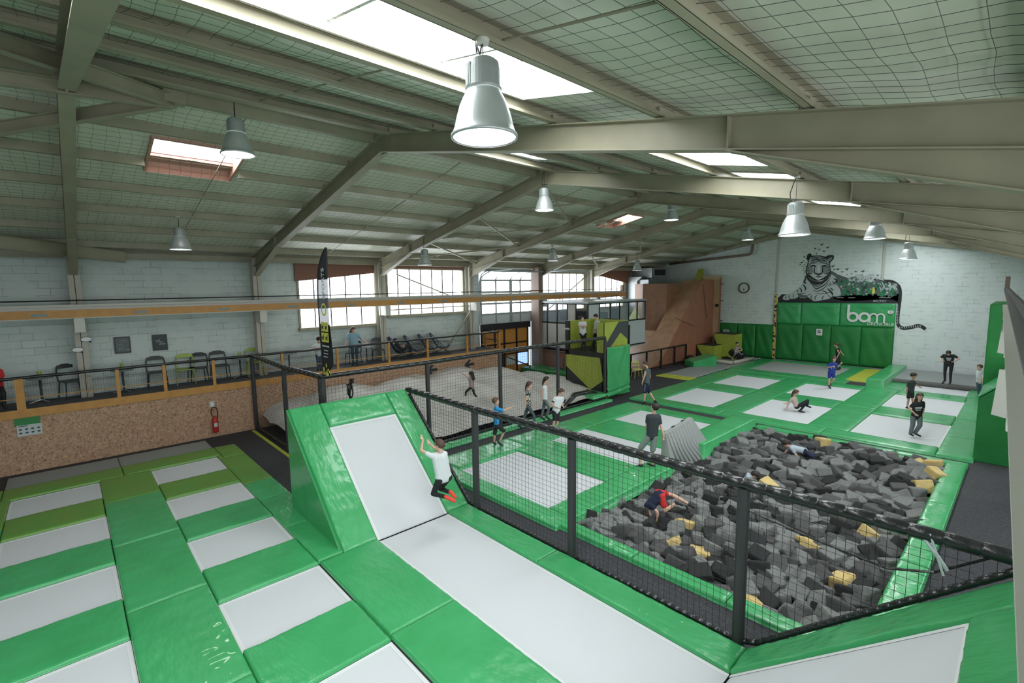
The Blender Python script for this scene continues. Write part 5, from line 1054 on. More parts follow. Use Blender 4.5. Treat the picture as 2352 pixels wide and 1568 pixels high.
band(.02, 1.35, 'flag_cloth', 'flag_cloth'); band(1.35, 2.45, 'sheer_cloth', 'flag_thin'); band(2.45, 3.2, 'flag_cloth', 'flag_cloth')
m = MB(); m.tube([(0, -.13, -2.76), (0, -.13, -.4), (0, -.05, -.1)]+[(p[0]-.005, 0, p[1]) for p in prof_], [.02]*5+[.018]*8+[.012]*4, 8); m.build('pole', 'black_metal', e, smooth=True)
rx = (math.pi/2, -math.pi/2, 0)
text(e, 'SPORTS', .22, (.42, -.05, 2.35), rx, 'light_paint'); text(e, 'O', .42, (.38, -.05, 1.72), rx, 'yellow_paint'); text(e, 'I', .34, (.36, -.05, 1.38), rx, 'yellow_paint')
m = MB()
for z in (.92, 1.18):
    for x in (.14, .36): m.box(x, x+.20, -.05, -.045, z, z+.23)
m.build('yellow_squares', 'yellow_paint', e); m = MB()
for z in (.92, 1.18):
    for x in (.14, .36): m.prism([(x+.03, z+.14), (x+.09, z+.12), (x+.17, z+.2), (x+.13, z+.1), (x+.15, z+.03), (x+.09, z+.09), (x+.04, z+.03)], 'y', -.054, -.05)
m.build('figures', 'black_paint', e)
m = MB(); m.box(.14, .56, -.05, -.045, .80, .835); [m.box(.24-.02*k, .48-.01*k, -.05, -.045, .70-.08*k, .72-.08*k) for k in range(3)]; m.build('small_print', 'light_paint', e)
m = MB(); random.seed(9)
for k in range(16): x = random.uniform(.1, .56); z = random.uniform(.14, .42)-.1*(1-x); z = max(z, .12+.0*x); r = random.uniform(.025, .05); m.prism([(x+r*.8*math.cos(a*.7), z+r*1.3*math.sin(a*.7)) for a in range(9)], 'y', -.05, -.045)
m.build('drops', 'yellow_paint', e)
m = MB(); [m.tube([(.02*q, .03*(q % 3), 0), (.05*math.sin(q*2), .06*math.cos(q*2), -.2), (.07*math.sin(q*2+.6), .07*math.cos(q*2+.6), -.42), (.02*math.sin(q), .02, -.58)], .016, 5) for q in range(9)]; m.tube([(0, 0, -.5), (0, 0, -.95)], .04, 8); m.tube([(-.2, 0, -.2), (.0, 0, -.15), (.25, 0, -.05)], .02, 5); o = m.build('bundled_net', 'net_black', smooth=True, loc=(-12.44, 5.5, 2.5)); tag(o, 'dark bundled netting tied under the fence rail behind the ramp', 'net bundle')
PEOPLE={
'jumper':{'B':[-7.85,5.25,0.0],'J':{'head':[-0.04,0.03,1.77],'neck':[0.01,0.02,1.65],'shL':[-0.07,-0.15,1.59],'elL':[-0.24,-0.27,1.69],'wrL':[-0.28,-0.2,1.88],'haL':[-0.31,-0.21,1.94],'shR':[-0.02,0.15,1.57],'elR':[-0.28,0.13,1.59],'wrR':[-0.38,0.04,1.71],'haR':[-0.43,0.01,1.77],'hipL':[0.01,-0.03,1.09],'hipR':[0.04,0.17,1.09],'knL':[-0.17,-0.07,0.75],'knR':[-0.25,0.16,0.76],'anL':[0.1,0.06,0.72],'anR':[0.07,0.19,0.77],'toL':[0.25,0.19,0.63],'toR':[0.16,0.24,0.68]},'F':[-0.92,-0.37,0.1]},
'blue':{'B':[-11.03,9.48,0.0],'J':{'head':[0.01,0.01,1.42],'neck':[0.01,0.01,1.29],'shL':[-0.08,0.11,1.16],'elL':[0.02,0.26,1.05],'wrL':[0.13,0.42,1.12],'haL':[0.18,0.52,1.13],'shR':[0.12,-0.06,1.23],'elR':[0.28,0.09,1.16],'wrR':[0.41,0.29,1.26],'haR':[0.46,0.39,1.29],'hipL':[-0.04,0.06,0.65],'hipR':[0.07,-0.02,0.69],'knL':[-0.08,0.01,0.36],'knR':[0.22,0.15,0.49],'anL':[-0.09,-0.0,0.09],'anR':[0.1,0.04,0.14],'toL':[-0.05,0.05,0.01],'toR':[0.18,0.12,0.02]},'F':[0.69,0.72,0.05]},
'pattern':{'B':[-11.61,11.44,0.0],'J':{'head':[0.05,0.05,1.56],'neck':[0.03,0.03,1.4],'shL':[-0.07,0.14,1.28],'elL':[-0.05,0.19,1.02],'wrL':[-0.01,0.23,0.83],'haL':[0.0,0.25,0.74],'shR':[0.11,-0.09,1.34],'elR':[0.07,-0.16,1.06],'wrR':[0.06,-0.16,0.84],'haR':[0.07,-0.16,0.74],'hipL':[-0.05,0.06,0.79],'hipR':[0.07,-0.05,0.83],'knL':[-0.13,-0.0,0.45],'knR':[0.18,0.11,0.52],'anL':[-0.28,-0.14,0.12],'anR':[0.22,0.15,0.13],'toL':[-0.22,-0.08,0.02],'toR':[0.31,0.24,0.04]},'F':[0.74,0.68,0.0]},
'whitegirl':{'B':[-11.94,12.66,0.0],'J':{'head':[0.04,0.04,1.52],'neck':[0.0,0.0,1.35],'shL':[-0.08,0.12,1.22],'elL':[-0.04,0.18,1.06],'wrL':[0.03,0.17,1.25],'haL':[0.03,0.14,1.33],'shR':[0.06,-0.13,1.27],'elR':[0.04,-0.17,1.02],'wrR':[0.02,-0.19,0.82],'haR':[0.0,-0.21,0.71],'hipL':[-0.05,0.07,0.74],'hipR':[0.05,-0.06,0.78],'knL':[-0.1,0.02,0.42],'knR':[0.15,0.06,0.51],'anL':[-0.14,-0.03,0.09],'anR':[0.09,-0.0,0.16],'toL':[-0.08,0.04,0.02],'toR':[0.16,0.07,0.06]},'F':[0.73,0.69,0.05]},
'whiteboy':{'B':[-10.76,11.92,0.0],'J':{'head':[0.17,0.11,1.37],'neck':[0.09,0.08,1.24],'shL':[0.12,0.24,1.13],'elL':[0.1,0.23,0.92],'wrL':[0.22,0.17,0.84],'haL':[0.28,0.19,0.86],'shR':[0.05,-0.09,1.17],'elR':[-0.0,-0.17,0.96],'wrR':[0.2,-0.11,0.86],'haR':[0.3,-0.07,0.85],'hipL':[0.02,0.1,0.68],'hipR':[0.01,-0.07,0.71],'knL':[0.06,0.08,0.39],'knR':[0.04,-0.07,0.42],'anL':[-0.02,0.06,0.1],'anR':[-0.04,-0.11,0.12],'toL':[0.1,0.09,0.05],'toR':[0.09,-0.08,0.07]},'F':[0.97,0.2,-0.15]},
'man':{'B':[-10.65,17.62,0.0],'J':{'head':[-0.14,-0.08,1.63],'neck':[-0.08,-0.05,1.5],'shL':[-0.03,-0.23,1.37],'elL':[-0.07,-0.27,1.13],'wrL':[-0.12,-0.31,0.92],'haL':[-0.14,-0.32,0.79],'shR':[-0.08,0.15,1.35],'elR':[-0.08,0.19,1.07],'wrR':[-0.13,0.15,0.86],'haR':[-0.15,0.14,0.73],'hipL':[-0.04,-0.14,0.83],'hipR':[-0.11,0.05,0.79],'knL':[-0.08,-0.16,0.46],'knR':[-0.04,0.09,0.45],'anL':[-0.11,-0.18,0.06],'anR':[0.16,0.21,0.08],'toL':[-0.19,-0.26,-0.02],'toR':[0.26,0.16,0.05]},'F':[-0.69,-0.71,-0.15]},
'darktee':{'B':[-6.84,11.12,0.02],'J':{'head':[0.22,0.13,1.66],'neck':[0.2,0.13,1.51],'shL':[0.09,0.03,1.41],'elL':[0.04,0.05,1.14],'wrL':[-0.04,0.21,0.93],'haL':[-0.03,0.24,0.86],'shR':[0.3,0.21,1.42],'elR':[0.37,0.23,1.13],'wrR':[0.44,0.24,0.92],'haR':[0.43,0.24,0.84],'hipL':[0.11,0.07,0.85],'hipR':[0.23,0.14,0.86],'knL':[-0.11,-0.01,0.49],'knR':[0.19,0.12,0.47],'anL':[-0.07,-0.04,0.04],'anR':[0.15,0.21,0.04],'toL':[-0.25,-0.1,-0.07],'toR':[-0.03,0.24,-0.0]},'F':[-1.0,0.09,0.0]},
'pitboy':{'B':[-5.41,9.32,-0.35],'J':{'head':[-0.17,-0.16,0.16],'neck':[-0.15,-0.09,0.27],'shL':[-0.23,-0.02,0.28],'elL':[-0.09,-0.05,0.08],'wrL':[-0.03,-0.11,-0.02],'haL':[0.01,-0.11,-0.08],'shR':[0.01,-0.13,0.37],'elR':[0.14,-0.15,0.28],'wrR':[0.13,-0.16,0.09],'haR':[0.08,-0.14,-0.02],'hipL':[-0.01,0.11,0.62],'hipR':[0.14,0.02,0.59],'knL':[0.23,0.25,0.61],'knR':[0.25,-0.03,0.33],'anL':[0.56,0.44,0.43],'anR':[0.42,0.13,0.51],'toL':[0.64,0.49,0.37],'toR':[0.48,0.17,0.49]},'F':[-0.11,-0.41,-0.9]},
'pittee':{'B':[-4.27,15.25,-0.35],'J':{'head':[-0.33,-0.09,0.58],'neck':[-0.23,-0.07,0.5],'shL':[-0.17,-0.19,0.51],'shR':[-0.25,0.08,0.47],'elL':[-0.02,-0.17,0.31],'wrL':[-0.01,-0.17,0.13],'haL':[-0.01,-0.17,0.07],'elR':[-0.38,0.05,0.3],'wrR':[-0.43,0.04,0.21],'haR':[-0.45,0.03,0.18],'hipL':[0.13,-0.05,0.46],'hipR':[0.08,0.11,0.43],'knL':[0.29,-0.02,0.35],'knR':[0.25,0.18,0.31],'anL':[0.42,0.01,0.37],'anR':[0.37,0.21,0.35],'toL':[0.47,0.03,0.41],'toR':[0.42,0.22,0.38]},'F':[-0.73,-0.5,-0.47]},
'pitburied':{'B':[-4.64,12.62,-0.35],'J':{'head':[0.11,0.04,0.36],'neck':[0.04,0.02,0.3],'shL':[0.0,-0.13,0.32],'shR':[-0.09,0.09,0.31],'elL':[-0.03,-0.22,0.25],'wrL':[0.03,-0.2,0.1],'haL':[0.08,-0.18,0.04],'elR':[-0.19,0.1,0.27],'wrR':[-0.2,0.1,0.16],'haR':[-0.19,0.1,0.11],'hipL':[-0.15,-0.13,0.08],'hipR':[-0.21,-0.0,0.07],'knL':[0.01,-0.21,0.05],'knR':[-0.28,-0.05,-0.09],'anL':[0.14,-0.21,0.01],'anR':[-0.32,-0.12,-0.24],'toL':[0.24,-0.18,-0.03],'toR':[-0.3,-0.11,-0.29]},'F':[0.91,0.12,-0.4]},
'sitgirl':{'B':[-5.96,20.62,-0.03],'J':{'head':[-0.06,-0.02,0.7],'neck':[-0.11,-0.03,0.54],'shL':[-0.16,0.09,0.41],'elL':[-0.26,0.09,0.27],'wrL':[-0.41,0.09,0.18],'haL':[-0.54,0.07,0.17],'shR':[-0.15,-0.18,0.45],'elR':[-0.24,-0.24,0.24],'wrR':[-0.29,-0.27,0.06],'haR':[-0.38,-0.32,0.03],'hipL':[-0.03,0.07,0.13],'hipR':[0.01,-0.08,0.15],'knL':[0.31,0.19,0.41],'knR':[0.34,0.04,0.4],'anL':[0.29,0.21,0.2],'anR':[0.13,-0.05,0.02],'toL':[0.36,0.25,0.16],'toR':[0.27,-0.01,-0.04]},'F':[0.97,0.23,0.05]},
'jersey':{'B':[-6.18,26.07,0.0],'J':{'head':[0.09,0.0,1.37],'neck':[0.07,0.02,1.23],'shL':[0.18,0.06,1.14],'elL':[0.25,0.01,1.01],'wrL':[0.36,-0.07,1.17],'haL':[0.42,-0.09,1.25],'shR':[-0.09,-0.02,1.13],'elR':[-0.12,-0.11,0.97],'wrR':[0.06,-0.19,1.03],'haR':[0.16,-0.22,1.07],'hipL':[0.08,0.02,0.72],'hipR':[-0.06,-0.02,0.71],'knL':[0.12,0.01,0.41],'knR':[-0.06,-0.01,0.38],'anL':[-0.05,0.24,0.19],'anR':[-0.05,-0.01,0.09],'toL':[-0.05,0.19,0.08],'toR':[0.03,-0.08,-0.03]},'F':[0.51,-0.82,-0.25]},
'woman_black':{'B':[-7.22,32.01,-0.03],'J':{'head':[-0.22,-0.05,1.42],'neck':[-0.16,-0.04,1.26],'shL':[-0.13,-0.15,1.18],'elL':[0.0,-0.15,0.98],'wrL':[-0.07,-0.2,0.76],'haL':[-0.09,-0.21,0.65],'shR':[-0.09,0.08,1.16],'elR':[0.01,0.14,1.0],'wrR':[0.11,0.18,0.86],'haR':[0.14,0.18,0.82],'hipL':[-0.07,-0.09,0.53],'hipR':[-0.04,0.06,0.51],'knL':[-0.12,-0.13,0.27],'knR':[-0.09,0.03,0.22],'anL':[-0.02,-0.11,0.08],'anR':[0.03,0.06,0.09],'toL':[-0.09,-0.14,0.02],'toR':[-0.01,-0.0,-0.0]},'F':[-0.95,-0.32,0.0]},
'curlyboy':{'B':[-3.02,24.02,-0.03],'J':{'head':[0.08,0.01,1.28],'neck':[0.06,0.01,1.13],'shL':[0.08,0.11,1.03],'elL':[0.17,0.12,0.89],'wrL':[0.25,0.08,0.88],'haL':[0.3,0.08,0.85],'shR':[-0.04,-0.09,1.02],'elR':[-0.09,-0.11,0.75],'wrR':[-0.07,-0.09,0.55],'haR':[-0.06,-0.09,0.47],'hipL':[0.05,0.06,0.65],'hipR':[-0.03,-0.05,0.65],'knL':[0.09,0.06,0.32],'knR':[-0.02,-0.05,0.29],'anL':[0.13,0.1,0.06],'anR':[-0.04,-0.06,0.02],'toL':[0.2,0.07,0.02],'toR':[0.03,-0.1,-0.01]},'F':[0.83,-0.55,-0.05]},
'longhair':{'B':[-2.29,20.03,-0.1],'J':{'head':[0.04,-0.02,1.31],'neck':[0.02,0.0,1.15],'shL':[0.12,0.04,1.11],'elL':[0.14,0.07,0.88],'wrL':[0.12,0.01,0.72],'haL':[0.11,0.01,0.65],'shR':[-0.1,-0.04,1.06],'elR':[-0.21,-0.07,0.89],'wrR':[-0.04,-0.16,0.75],'haR':[0.06,-0.17,0.69],'hipL':[0.06,0.03,0.64],'hipR':[-0.09,-0.03,0.62],'knL':[0.09,-0.01,0.36],'knR':[-0.09,-0.03,0.33],'anL':[-0.03,0.1,0.06],'anR':[-0.13,-0.01,0.04],'toL':[0.12,0.03,0.0],'toR':[-0.06,-0.09,0.02]},'F':[0.46,-0.87,-0.2]},
'rollman':{'B':[-2.43,29.66,0.19],'J':{'head':[-0.03,-0.12,1.42],'neck':[-0.02,-0.0,1.29],'shL':[0.16,0.01,1.31],'elL':[0.33,0.01,1.19],'wrL':[0.2,-0.13,1.08],'haL':[0.13,-0.19,1.04],'shR':[-0.2,-0.02,1.29],'elR':[-0.3,-0.04,1.15],'wrR':[-0.24,-0.17,1.05],'haR':[-0.17,-0.21,1.05],'hipL':[0.1,0.01,0.91],'hipR':[-0.09,-0.01,0.89],'knL':[0.1,-0.02,0.53],'knR':[-0.1,-0.04,0.53],'anL':[0.11,0.01,0.11],'anR':[-0.08,-0.01,0.15],'toL':[0.1,-0.11,-0.01],'toR':[-0.14,-0.13,0.02]},'F':[-0.03,-0.8,-0.6]},
'rightboy':{'B':[-1.33,28.77,0.0],'J':{'head':[-0.03,-0.0,1.18],'neck':[-0.02,-0.0,1.06],'shL':[0.05,0.05,0.98],'elL':[0.1,0.0,0.77],'wrL':[0.1,-0.08,0.62],'haL':[0.09,-0.1,0.56],'shR':[-0.07,-0.05,0.98],'elR':[-0.07,-0.08,0.76],'wrR':[-0.03,-0.12,0.58],'haR':[-0.02,-0.12,0.5],'hipL':[0.03,0.04,0.51],'hipR':[-0.03,-0.04,0.51],'knL':[0.05,0.02,0.26],'knR':[-0.01,-0.04,0.26],'anL':[0.07,0.04,0.02],'anR':[0.02,-0.04,0.03],'toL':[0.04,0.0,-0.02],'toR':[-0.01,-0.08,-0.01]},'F':[-0.71,-0.67,-0.21]},
'towerboy':{'B':[-13.7,17.75,2.0],'J':{'head':[-0.39,-0.3,1.42],'neck':[-0.36,-0.28,1.29],'shL':[-0.28,-0.18,1.23],'elL':[-0.21,-0.2,1.06],'wrL':[-0.26,-0.37,1.06],'haL':[-0.3,-0.43,1.08],'shR':[-0.45,-0.39,1.22],'elR':[-0.46,-0.42,1.09],'wrR':[-0.25,-0.42,1.1],'haR':[-0.16,-0.38,1.1],'hipL':[-0.28,-0.21,0.72],'hipR':[-0.41,-0.32,0.72],'knL':[-0.27,-0.21,0.36],'knR':[-0.35,-0.27,0.35],'anL':[-0.27,-0.21,0.05],'anR':[-0.38,-0.29,0.04],'toL':[-0.22,-0.27,0.01],'toR':[-0.37,-0.39,0.0]},'F':[1.0,0.1,0.0]},
'towerboy2':{'B':[-13.25,18.0,2.0],'J':{'head':[-0.3,-0.22,1.51],'neck':[-0.24,-0.18,1.37],'shL':[-0.2,-0.3,1.28],'elL':[-0.23,-0.35,1.02],'wrL':[-0.3,-0.37,0.81],'haL':[-0.32,-0.38,0.74],'shR':[-0.24,-0.05,1.26],'elR':[-0.23,-0.05,1.0],'wrR':[-0.26,-0.13,0.77],'haR':[-0.28,-0.14,0.71],'hipL':[-0.29,-0.29,0.74],'hipR':[-0.33,-0.17,0.72],'knL':[-0.33,-0.31,0.4],'knR':[-0.36,-0.19,0.39],'anL':[-0.41,-0.37,0.08],'anR':[-0.4,-0.22,0.03],'toL':[-0.46,-0.44,0.02],'toR':[-0.46,-0.29,-0.01]},'F':[-0.7,-0.64,-0.3]},
'bluewoman':{'B':[-19.08,9.2,1.72],'J':{'head':[-0.18,-0.41,1.51],'neck':[-0.21,-0.43,1.38],'shL':[-0.16,-0.26,1.33],'elL':[-0.05,-0.14,1.11],'wrL':[0.13,-0.02,0.97],'haL':[0.18,0.05,0.93],'shR':[-0.25,-0.59,1.32],'elR':[-0.26,-0.67,1.1],'wrR':[-0.23,-0.75,0.92],'haR':[-0.22,-0.76,0.87],'hipL':[-0.15,-0.3,0.82],'hipR':[-0.23,-0.47,0.83],'knL':[-0.15,-0.32,0.44],'knR':[-0.23,-0.47,0.45],'anL':[-0.15,-0.32,0.09],'anR':[-0.22,-0.46,0.09],'toL':[-0.06,-0.35,0.05],'toR':[-0.14,-0.53,0.05]},'F':[0.88,0.39,-0.26]},
'whitemum':{'B':[-19.05,7.35,1.72],'J':{'head':[0.07,-0.1,1.23],'neck':[-0.01,-0.1,1.08],'shL':[-0.03,0.01,1.0],'elL':[0.11,0.06,0.9],'wrL':[0.13,-0.1,0.89],'haL':[0.11,-0.2,0.9],'shR':[-0.08,-0.21,1.02],'elR':[-0.06,-0.38,0.95],'wrR':[0.05,-0.31,0.9],'haR':[0.1,-0.22,0.9],'hipL':[-0.05,-0.03,0.62],'hipR':[-0.08,-0.15,0.63],'knL':[-0.02,-0.06,0.35],'knR':[-0.06,-0.16,0.36],'anL':[-0.03,-0.07,0.07],'anR':[-0.06,-0.17,0.06],'toL':[0.07,-0.1,0.03],'toR':[0.02,-0.22,0.02]},'F':[0.8,0.27,-0.54]},
'lounger':{'B':[-19.25,11.3,1.72],'J':{'head':[-0.24,-0.41,0.84],'neck':[-0.23,-0.4,0.74],'shL':[-0.36,-0.37,0.66],'elL':[-0.35,-0.28,0.52],'wrL':[-0.2,-0.15,0.6],'haL':[-0.16,-0.08,0.61],'shR':[-0.12,-0.44,0.67],'elR':[-0.06,-0.41,0.53],'wrR':[-0.02,-0.23,0.57],'haR':[0.02,-0.16,0.58],'hipL':[-0.21,-0.21,0.39],'hipR':[-0.09,-0.28,0.38],'knL':[-0.02,0.11,0.62],'knR':[0.12,0.07,0.58],'anL':[0.03,0.24,0.15],'anR':[0.09,0.06,0.15],'toL':[0.07,0.32,0.09],'toR':[0.12,0.11,0.07]},'F':[0.83,0.54,0.11]},
'redseat':{'B':[-19.15,-1.75,1.72],'J':{'head':[-0.02,0.24,1.25],'neck':[-0.02,0.24,1.14],'shL':[-0.05,0.32,1.08],'elL':[0.02,0.35,0.95],'wrL':[0.13,0.27,0.88],'haL':[0.14,0.24,0.87],'shR':[0.0,0.18,1.09],'elR':[0.09,0.15,0.97],'wrR':[0.16,0.21,0.88],'haR':[0.18,0.24,0.86],'hipL':[-0.07,0.26,0.61],'hipR':[-0.02,0.18,0.63],'knL':[0.32,0.35,0.53],'knR':[0.38,0.23,0.54],'anL':[0.27,0.33,0.2],'anR':[0.33,0.21,0.2],'toL':[0.39,0.34,0.16],'toR':[0.45,0.21,0.16]},'F':[0.95,0.3,-0.11]},
'runner':{'B':[-14.05,11.15,0.75],'J':{'head':[-0.12,-0.15,0.91],'neck':[-0.11,-0.14,0.8],'shL':[-0.12,-0.23,0.75],'elL':[-0.2,-0.33,0.88],'wrL':[-0.27,-0.42,0.95],'haL':[-0.3,-0.45,0.97],'shR':[-0.14,-0.04,0.72],'elR':[-0.17,-0.02,0.9],'wrR':[-0.19,-0.05,1.03],'haR':[-0.2,-0.06,1.09],'hipL':[-0.08,-0.2,0.43],'hipR':[-0.14,-0.08,0.4],'knL':[-0.17,-0.37,0.28],'knR':[-0.11,-0.04,0.18],'anL':[-0.38,-0.24,0.1],'anR':[-0.04,0.04,0.02],'toL':[-0.39,-0.25,0.06],'toR':[0.03,0.13,-0.01]},'F':[-0.78,-0.63,0.05]},
'matperson':{'B':[-12.47,30.96,0.05],'J':{'head':[-0.03,-0.01,1.09],'neck':[-0.06,-0.03,0.97],'shL':[0.03,0.1,0.86],'elL':[0.24,0.1,0.73],'wrL':[0.2,-0.05,0.66],'haL':[0.12,-0.1,0.67],'shR':[-0.07,-0.11,0.85],'elR':[-0.09,-0.16,0.61],'wrR':[0.06,-0.17,0.6],'haR':[0.12,-0.17,0.63],'hipL':[-0.08,0.02,0.24],'hipR':[-0.12,-0.1,0.24],'knL':[0.16,-0.05,0.47],'knR':[0.07,-0.19,0.48],'anL':[0.31,-0.04,0.19],'anR':[0.22,-0.18,0.14],'toL':[0.37,-0.07,0.13],'toR':[0.28,-0.21,0.08]},'F':[0.76,-0.49,-0.42]},
}
# ------------------------------------------------------------------ people
for n, c, r in (('skin_fair', (.60, .37, .28), .55), ('skin_tan', (.46, .27, .19), .55), ('hair_brown', (.075, .040, .025), .6), ('hair_dark', (.022, .014, .012), .6), ('hair_light', (.11, .06, .032), .6),
   ('cloth_white', (.62, .65, .67), .85), ('cloth_blue', (.02, .27, .62), .8), ('cloth_black', (.014, .015, .017), .85), ('cloth_charcoal', (.030, .040, .045), .85), ('cloth_grey', (.13, .16, .165), .85), ('cloth_slate', (.075, .095, .11), .85),
   ('cloth_short', (.20, .23, .22), .85), ('cloth_royal', (.014, .04, .26), .8), ('cloth_red', (.50, .02, .02), .8), ('cloth_navy', (.010, .016, .05), .85), ('cloth_sky', (.22, .36, .42), .85), ('cloth_denim', (.05, .09, .13), .85), ('cloth_mauve', (.30, .23, .23), .85),
   ('cloth_pale', (.36, .42, .47), .85), ('cloth_pink', (.48, .38, .36), .85), ('shoe_red', (.72, .05, .025), .6), ('shoe_black', (.012, .012, .013), .5), ('eye_dark', (.02, .015, .012), .3), ('lip', (.38, .14, .12), .6)): mat(n, c, r)
def pattern():
    m = bpy.data.materials.new('cloth_floral'); m.use_nodes = True; nt = m.node_tree; b = nt.nodes['Principled BSDF']; tc = nt.nodes.new('ShaderNodeTexCoord'); n = nt.nodes.new('ShaderNodeTexNoise'); n.inputs['Scale'].default_value = 24
    cr_ = nt.nodes.new('ShaderNodeValToRGB'); cr_.color_ramp.interpolation = 'CONSTANT'; cr_.color_ramp.elements[0].color = (.012, .012, .014, 1); cr_.color_ramp.elements[1].position = .53; cr_.color_ramp.elements[1].color = (.6, .56, .52, 1)
    nt.links.new(tc.outputs['Object'], n.inputs['Vector']); nt.links.new(n.outputs[0], cr_.inputs[0]); nt.links.new(cr_.outputs[0], b.inputs['Base Color']); b.inputs['Roughness'].default_value = .85; MATS['cloth_floral'] = m
pattern()
def cap(m, p, q, r0, r1):
    p = Vector(p); q = Vector(q)
    if (q-p).length > 1e-4: m.tube([p, q], [r0, r1], 12)
    m.sphere(p, r0*1.0, n=12); m.sphere(q, r1*1.0, n=12)
def remesh(o, v, sm=4):
    a = o.modifiers.new('r', 'REMESH'); a.mode = 'VOXEL'; a.voxel_size = v; a.use_smooth_shade = True
    s = o.modifiers.new('s', 'SMOOTH'); s.factor = .5; s.iterations = sm; return o
def person(key, label, k=.9, skin='skin_fair', hair='short', hairm='hair_brown', shirt='cloth_white', sleeve=.5, legs='cloth_black', leglen='long', shoe='shoe_black', vox=.011, group=None, girth=1.0, extra=None, tail=None, dress=False):
    d = PEOPLE[key]; B = Vector(d['B']); J = {a: Vector(b) for a, b in d['J'].items()}; F = Vector(d['F'])
    e = empty('person', B, label, 'person', group); up = (J['head']-J['neck']).normalized(); F = (F-up*F.dot(up)*.6).normalized(); side = F.cross(up).normalized(); rh = .102*(.85+.15*k)
    H = J['head']; m = MB(); g = girth*k
    def frame_blob(mm, c, rx, ry, rz, n=14):
        o = len(mm.v); mm.sphere((0, 0, 0), 1, n=n); mm.v[o:] = [tuple(Vector(c)+side*(v[0]*rx)+F*(v[1]*ry)+up*(v[2]*rz)) for v in mm.v[o:]]
    frame_blob(m, H+up*.01, rh*.80, rh*.95, rh*1.02); frame_blob(m, H-up*.055+F*.022, rh*.60, rh*.68, rh*.62); frame_blob(m, H+F*(rh*.96)-up*.018, .012, .018, .020, 8)
    for s in (-1, 1): frame_blob(m, H+side*(s*rh*.80)-up*.012-F*.005, .012, .018, .028, 8)
    cap(m, J['neck'], H-up*.05-F*.01, .050*k, .046*k)
    mh = (J['hipL']+J['hipR'])/2; ch = (J['shL']+J['shR'])/2
    def torso(mm, ex):
        cap(mm, J['shL'].lerp(ch, .12), J['shR'].lerp(ch, .12), .052*g+ex, .052*g+ex)
        for s in 'LR': cap(mm, J['sh'+s].lerp(J['neck'], .35).lerp(mh, .12), J['hip'+s].lerp(mh, .15), .078*g+ex, .074*g+ex); 
        cap(mm, J['neck'].lerp(mh, .18), mh, .084*g+ex, .092*g+ex)
        for s in 'LR': cap(mm, J['sh'+s].lerp(J['neck'], .66).lerp(mh, .15), J['hip'+s].lerp(mh, .6), .083*g+ex, .086*g+ex)
    torso(m, 0); cap(m, J['hipL'], J['hipR'], .084*g, .084*g)
    for s in 'LR':
        cap(m, J['sh'+s], J['el'+s], .047*g, .037*g); cap(m, J['el'+s], J['wr'+s], .038*g, .026*g); w = J['wr'+s]; dr = J['ha'+s]-w
        dr = dr.normalized() if dr.length > .01 else (w-J['el'+s]).normalized(); fa = (w-J['el'+s]).normalized(); sd = dr.cross(F); sd = sd.normalized() if sd.length > .1 else dr.cross(up).normalized(); nn = dr.cross(sd).normalized()
        pm = w+dr*.05*k; cap(m, w, pm+sd*.014*k, .022*k, .022*k); cap(m, w, pm-sd*.014*k, .022*k, .022*k)
        for q in range(4):
            o_ = sd*(.030-.020*q)*k; st = w+dr*.072*k+o_; L_ = (.052, .062, .058, .046)[q]*k; mid = st+dr*L_*.55+nn*.004; cap(m, w+dr*.05*k+o_, mid, .0098*k, .009*k); cap(m, mid, mid+dr*L_*.45+nn*.018*k, .009*k, .0078*k)
        t0 = w+dr*.025*k+sd*.024*k; t1 = t0+(dr*.55+sd*.85).normalized()*.035*k; cap(m, t0, t1, .012*k, .0105*k); cap(m, t1, t1+(dr*.85+sd*.3).normalized()*.028*k, .0105*k, .009*k)
        cap(m, J['hip'+s], J['kn'+s], .075*g, .050*g); kn, an, to = J['kn'+s], J['an'+s], J['to'+s]; cf = kn.lerp(an, .3); cap(m, kn, cf, .048*g, .050*g); cap(m, cf, an, .050*g, .033*g)
        ft = to-an; ft = ft.normalized()*min(ft.length, .17*k) if ft.length > .02 else F*.1; cap(m, an, an+ft, .034*k, .026*k)
    remesh(m.build('body', skin, e, fix=False), vox)
    # clothes
    if shirt:
        m = MB(); torso(m, .016); 
        if leglen != 'none': cap(m, J['hipL'].lerp(ch, .12), J['hipR'].lerp(ch, .12), .084*g+.016, .084*g+.016)
        for s in 'LR':
            if sleeve > 0: cap(m, J['sh'+s], J['sh'+s].lerp(J['el'+s], min(1, sleeve)), .052*g+.008, .044*g+.010)
            if sleeve > 1: cap(m, J['el'+s], J['el'+s].lerp(J['wr'+s], sleeve-1), .046*g, .036*g)
        if sleeve <= 0: pass
        o = remesh(m.build('shirt', shirt, e, fix=False), vox*1.15)
    m = MB(); cap(m, J['hipL'], J['hipR'], .096*g, .096*g); cap(m, mh, mh.lerp(ch, .12), .098*g, .092*g)
    for s in 'LR':
        lo = .0 if leglen == 'long' else 1
        if leglen == 'long': cap(m, J['hip'+s], J['kn'+s], .086*g, .060*g); cap(m, J['kn'+s], J['kn'+s].lerp(J['an'+s], .92), .060*g, .046*g)
        elif leglen == 'loose': cap(m, J['hip'+s], J['kn'+s], .096*g, .082*g); cap(m, J['kn'+s], J['kn'+s].lerp(J['an'+s], .95), .082*g, .066*g)
        elif leglen == 'knee': cap(m, J['hip'+s], J['hip'+s].lerp(J['kn'+s], .92), .092*g, .080*g)
        else: cap(m, J['hip'+s], J['hip'+s].lerp(J['kn'+s], .62), .092*g, .086*g)
    remesh(m.build('trousers' if leglen in ('long', 'loose') else 'shorts', legs, e, fix=False), vox*1.15)
